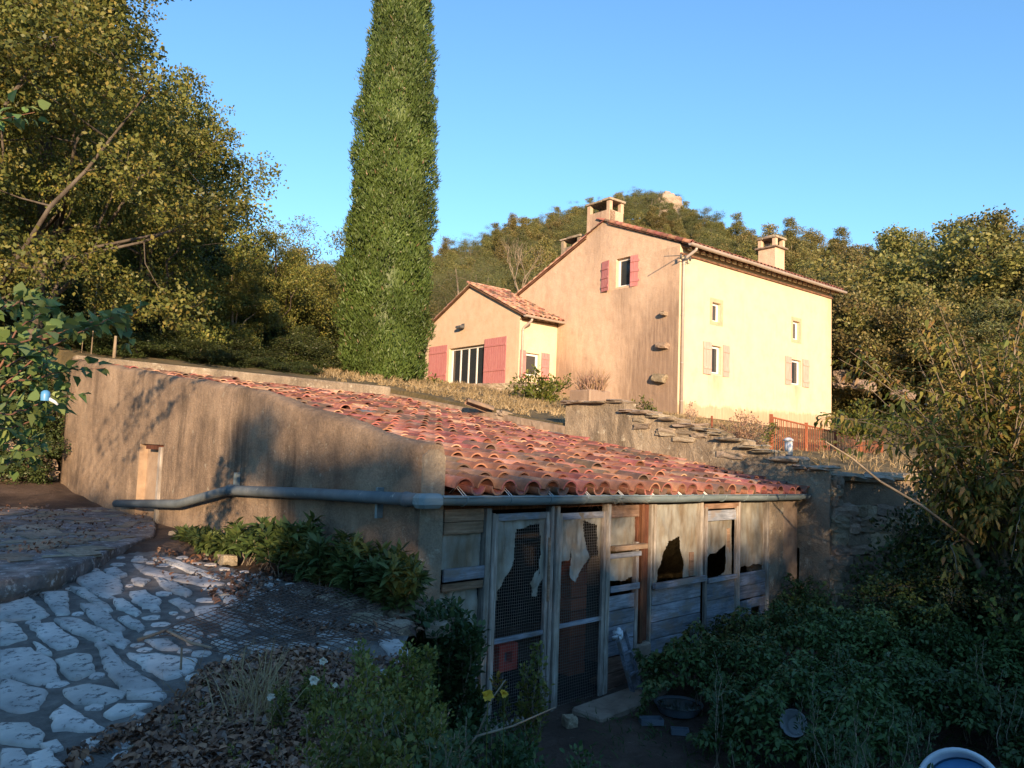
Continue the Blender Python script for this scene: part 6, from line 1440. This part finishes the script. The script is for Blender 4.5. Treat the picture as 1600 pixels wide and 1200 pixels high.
def nettles():
    rng = np.random.default_rng(251); pts = []; nrm = []
    X = rng.uniform(.9, 10, 400000); Y = rng.uniform(5.6, 14, 400000); Hh = mound(X, Y); k = Hh > .05
    s, t = w2sh(X, Y); k &= ((t < -.12) & (t + .455 * (s - 6.45) < .1)); X, Y, Hh = X[k], Y[k], Hh[k]
    prob = np.clip(1.0 / (Y - 3.5) ** 1.0 * 3, 0, 1); kk = rng.random(len(X)) < prob; X, Y, Hh = X[kk][:70000], Y[kk][:70000], Hh[kk][:70000]
    n = len(X); lum = .16 * np.sin(X * 9 + np.sin(Y * 7)) * np.cos(Y * 8) + .05 * np.sin(X * 23) * np.sin(Y * 19); Z = ground_h(X, Y) + np.maximum(.03, (Hh + lum) * (1 - .55 * rng.random(n) ** 3))
    P0 = np.stack([X, Y, Z], 1)
    q = (P0 - np.array([0, 0, CZ])) @ np.array(CAMM.to_3x3()); PX = 800 + FPX * q[:, 0] / -q[:, 2]; PY = 600 - FPX * q[:, 1] / -q[:, 2]; kp = np.ones(n, bool)
    for ex, ey, rx, ry in ((1060, 1112, 54, 40), (966, 1070, 40, 62), (1015, 1138, 34, 22), (1242, 1126, 26, 34), (1490, 1185, 78, 52), (1110, 1190, 40, 26), (1030, 1180, 60, 45), (1200, 1198, 70, 12)): kp &= ((PX - ex) / rx) ** 2 + ((PY - ey) / ry) ** 2 > 1
    P0 = P0[kp]; n = len(P0); D = unit(n, rng) * np.array([1, 1, .4]) + np.array([0, 0, .05]); N = unit(n, rng) * .45 + np.array([0, 0, 1])
    V_, kx = leaf_verts(P0, D, N, rng.uniform(.025, .065, n), 'oval', .35, .45); tag(link('nettle_bed', np_mesh('nettle_bed', V_, kx, M['nettle_leaf']), None, 'stuff'), 'dense bed of dark green nettles in the shaded yard', 'nettles')
nettles()
rootsY = [(lambda p: (p.x, p.y, gh(p.x, p.y)))(on_z(rg.uniform(900, 1650), rg.uniform(1100, 1230), .02)) for i in range(500)]
blades('yard_weeds', rootsY, 1500, .10, M['nettle_leaf'], 'short weeds and grass over the yard earth', 'weeds', 31, .6, .004)
# plants by the house
def terrace_plant(name, px, pyb, Y, tops, label, mat, seed, size, nper, **kw):
    f = at(px, pyb, Y); bush_at(name, tuple(f), [at(a, b_, Y + random.Random(a).uniform(-.3, .3)) for a, b_ in tops], label, mat, seed, size, nper, **kw)
terrace_plant('garden_shrub', 848, 640, 22, [(800, 600), (815, 585), (830, 575), (845, 590), (860, 600), (875, 595), (840, 610), (820, 612), (865, 615), (885, 590), (855, 630)], 'spreading green shrub with red tips in front of the side wing window', M['shrub_leaf'], 301, .11, 60, fill=.16, jit=.2, sr=.015)
terrace_plant('garden_shrub', 690, 625, 25, [(672, 590), (685, 595), (700, 600), (680, 605)], 'small green shrub at the foot of the cypress beside the glazed doors', M['shrub_leaf'], 302, .11, 60, fill=.15, jit=.2, sr=.015)
terrace_plant('wall_weed', 1015, 650, 13.2, [(1005, 622), (1018, 625), (990, 628), (1022, 632)], 'small leafy green weed on top of the stepped wall', M['shrub_leaf'], 303, .05, 16, fill=.05, jit=.06)
terrace_plant('dry_shrub', 1160, 700, 13.6, [(1120, 665), (1135, 655), (1150, 648), (1165, 645), (1180, 652), (1195, 662), (1140, 680), (1175, 680), (1190, 690), (1155, 665), (1120, 690)], 'pinkish dry seeding shrub left of the railing', M['pink_seed'], 304, .04, 70, fill=.11, jit=.14, sr=.006, smat=M['twig_dry'])
terrace_plant('dry_shrub', 1078, 665, 14.5, [(1070, 640), (1080, 628), (1086, 640)], 'thin dry weed stalks by the downpipe of the house', M['pink_seed'], 305, .035, 22, fill=.05, jit=.05, smat=M['twig_dry'])
terrace_plant('garden_shrub', 1340, 690, 17, [(1310, 640), (1330, 625), (1350, 650), (1370, 640), (1400, 655), (1320, 660), (1360, 665), (1420, 650), (1440, 670)], 'low yellowish shrub behind the railing right of the house', M['shrub_leaf'], 306, .09, 70, fill=.2, jit=.25)
terrace_plant('potted_herb', 1205, 668, 13.9, [(1198, 672), (1212, 665), (1200, 690), (1190, 682)], 'small green weed at the left end of the railing', M['shrub_leaf'], 307, .04, 40, fill=.07, jit=.08)
# ------------------------------------------------------------------ things lying in the yard
def ring_pts(r, z, n=28, sx=1, sy=1): return [Vector((cos(2 * pi * i / n) * r * sx, sin(2 * pi * i / n) * r * sy, z)) for i in range(n)]
def lathe(mb, prof, n=28, sx=1, sy=1, smooth=True):
    V_ = [p for r, z in prof for p in ring_pts(r, z, n, sx, sy)]; F_ = [(i * n + k, i * n + (k + 1) % n, (i + 1) * n + (k + 1) % n, (i + 1) * n + k) for i in range(len(prof) - 1) for k in range(n)]; mb.add(V_, F_, smooth)
    mb.add(ring_pts(prof[0][0], prof[0][1], n, sx, sy), [tuple(range(n))[::-1]])
c = on_z(1060, 1124, .02); ba = empty('basin', (c.x, c.y, gh(c.x, c.y)), 0, 'round grey metal basin of water on the ground by the nettles', 'basin')
b = MB(); lathe(b, [(.17, 0), (.205, .06), (.215, .08), (.222, .082), (.21, .078), (.195, .06), (.16, .012), (.0, .01)], 32); b.build('bowl', M['enamel'], ba); b = MB(); b.add(ring_pts(.197, .066, 32), [tuple(range(32))]); b.build('water', M['water'], ba)
def tray(px, py, w, d, label, rz):
    c = on_z(px, py, .01); t_ = MB(); x, y = w / 2, d / 2
    t_.box(-x, x, -y, y, 0, .006); 
    for (a, b_, c_, d_) in ((-x, x, -y, -y + .006), (-x, x, y - .006, y), (-x, -x + .006, -y + .006, y - .006), (x - .006, x, -y + .006, y - .006)): t_.box(a, b_, c_, d_, .006, .05)
    o = t_.build('food_tray', M['enamel']); o.location = (c.x, c.y, gh(c.x, c.y) + .005); o.rotation_euler = (0, 0, rz); tag(o, label, 'tray')
tray(1017, 1140, .20, .11, 'small clear plastic tray left of the metal basin', .1); tray(1062, 1152, .15, .07, 'flat blue-grey lid lying below the metal basin', -.1)
c = on_z(1240, 1130, .28); bk = empty('bucket', (c.x, c.y, c.z), 0, 'white round plastic bucket lying half buried in the nettles', 'bucket'); bk.rotation_euler = (radians(68), 0, radians(-30))
b = MB(); lathe(b, [(.075, -.20), (.10, .0), (.108, .01), (.108, .02), (.098, .02), (.072, -.19)], 28); b.build('shell', M['white_plastic'], bk)
c = on_z(1500, 1232, .25); dm = empty('plastic_drum', (c.x, c.y, c.z), 0, 'blue plastic drum with a white rim lying at the bottom edge', 'drum'); b = MB(); b.add(ring_pts(.228, -.05, 36), [tuple(range(36))]); b.build('lid', M['blue_plastic'], dm); dm.rotation_euler = (radians(48), 0, radians(-50))
b = MB(); lathe(b, [(.20, -.50), (.23, -.46), (.235, -.2), (.24, -.04)], 36); b.build('drum_body', M['blue_plastic'], dm); b = MB(); lathe(b, [(.236, -.12), (.262, -.10), (.266, .03), (.258, .05), (.235, .05), (.228, .03), (.226, -.02)], 36); b.build('rim', M['white_plastic'], dm)
pts = [on_z(px, py, .03) for px, py in ((1080, 1202), (1108, 1195), (1130, 1182), (1141, 1170), (1143, 1150))]; b = MB(); b.tube(pts, .010, 8); tag(b.build('hose', M['hose']), 'yellow-green garden hose end curving into the nettles', 'hose')
# leaning ladder-like frame by the right door, concrete step, small bits
fr = empty('wooden_frame', tuple(shw(2.22, -.30, .07)), SH_R, 'narrow grey wooden feeder frame leaning against the planks', 'wooden frame'); fr.rotation_euler = (radians(-14), radians(-10), SH_R)
for x in (0, .13): b = MB(); b.box(x, x + .02, -.02, .03, 0, .62, bev=.003); b.build('side_rail', M['plank_grey'], fr)
for z in (.0, .2, .4, .6): b = MB(); b.box(.02, .13, -.015, .025, z, z + .02, bev=.003); b.build('rung', M['plank_grey'], fr)
b = MB(); b.box(.02, .13, .02, .026, .02, .6); b.build('back_board', M['plank_grey'], fr)
o = MB().box(-.5, .62, -.17, .17, -.1, .06, bev=.02).build('threshold_step', M['concrete']); o.location = shw(1.9, -.36, .07); o.rotation_euler = (0, 0, SH_R + .05); tag(o, 'worn tan concrete step in front of the right netting door', 'step')
for i, (s, t, sc, lab) in enumerate([(2.72, -.16, (.18, .14, .16), 'orange-tan block of stone at the foot of the dark post'), (2.55, -.42, (.10, .08, .07), 'small pale stone beside the leaning frame'), (1.15, -.42, (.12, .1, .09), 'rounded stone under the post between the netting doors')]):
    p = shw(s, t); o = link('stone', STONES[i + 1], None, loc=(p.x, p.y, gh(p.x, p.y) + .04), rot=(0, 0, i), scale=sc); tag(o, lab, 'stone')
b = MB(); pp0 = shw(2.14, -.14, .66)
for k in range(5): b.tube([pp0 + Vector((rg.uniform(-.04, .04), rg.uniform(-.03, .03), rg.uniform(-.05, .05))) for _ in range(4)], [.02, .035, .03, .01], 6)
tag(b.build('plastic_rag', M['white_plastic']), 'crumpled white plastic rag caught behind the leaning frame', 'plastic rag')
c = at(71, 618, 6.0); c = at(71, 618, 3.5); jg = empty('plastic_jug', tuple(c), .4, 'small blue and white plastic jug among the poplar leaves at left', 'jug')
b = MB(); jg.scale = (.4, .4, .4); lathe(b, [(.045, -.06), (.05, .0), (.045, .04), (.02, .06)], 14); b.build('body', M['blue_plastic'], jg); b = MB(); b.tube([(.03, 0, -.03), (.10, 0, -.07), (.13, 0, -.10)], [.02, .018, .012], 8); b.build('spout', M['white_plastic'], jg)

# canes standing behind the left end of the side wall
for i, (px, top, r, lab) in enumerate([(152, 440, .012, 'pale bamboo cane with a seed head behind the left end of the wall'), (132, 500, .008, 'thin cane left of the bamboo cane'), (181, 525, .035, 'short thick stake behind the left end of the wall')]):
    a = at(px, top, 14.5); b = MB(); b.tube([a, Vector((a.x, a.y, gh(a.x, a.y)))], [r * .7, r], 6); tag(b.build('garden_cane', M['twig_dry']), lab, 'cane')
# rubbly low wall left of the shed in the shade
lw = empty('rubble_wall', tuple(shw(-.6, 10.4)), SH_R, 'low shaded rubble wall left of the far end of the shed', 'stone wall')
rs = random.Random(131)
for r in range(5):
    x = -4.2
    while x < .2: w = rs.uniform(.2, .5); link('stone', rs.choice(STONES), lw, loc=(x + w / 2, rs.uniform(-.05, .05), 1.5 + r * .17), rot=(0, rs.uniform(-.1, .1), rs.uniform(-.1, .1)), scale=(w, .4, .2)); x += w
# bird-nest of straw caught in the gutter
rn = [shw(1.9 + rg.uniform(-.18, .22), -.15, 1.97) for i in range(10)]
blades('gutter_straw', rn, 60, .16, M['straw_dull'], 'wisps of dry straw hanging out of the gutter above the netting door', 'straw', 33, 1.2, .002, 'stuff', 1.6)
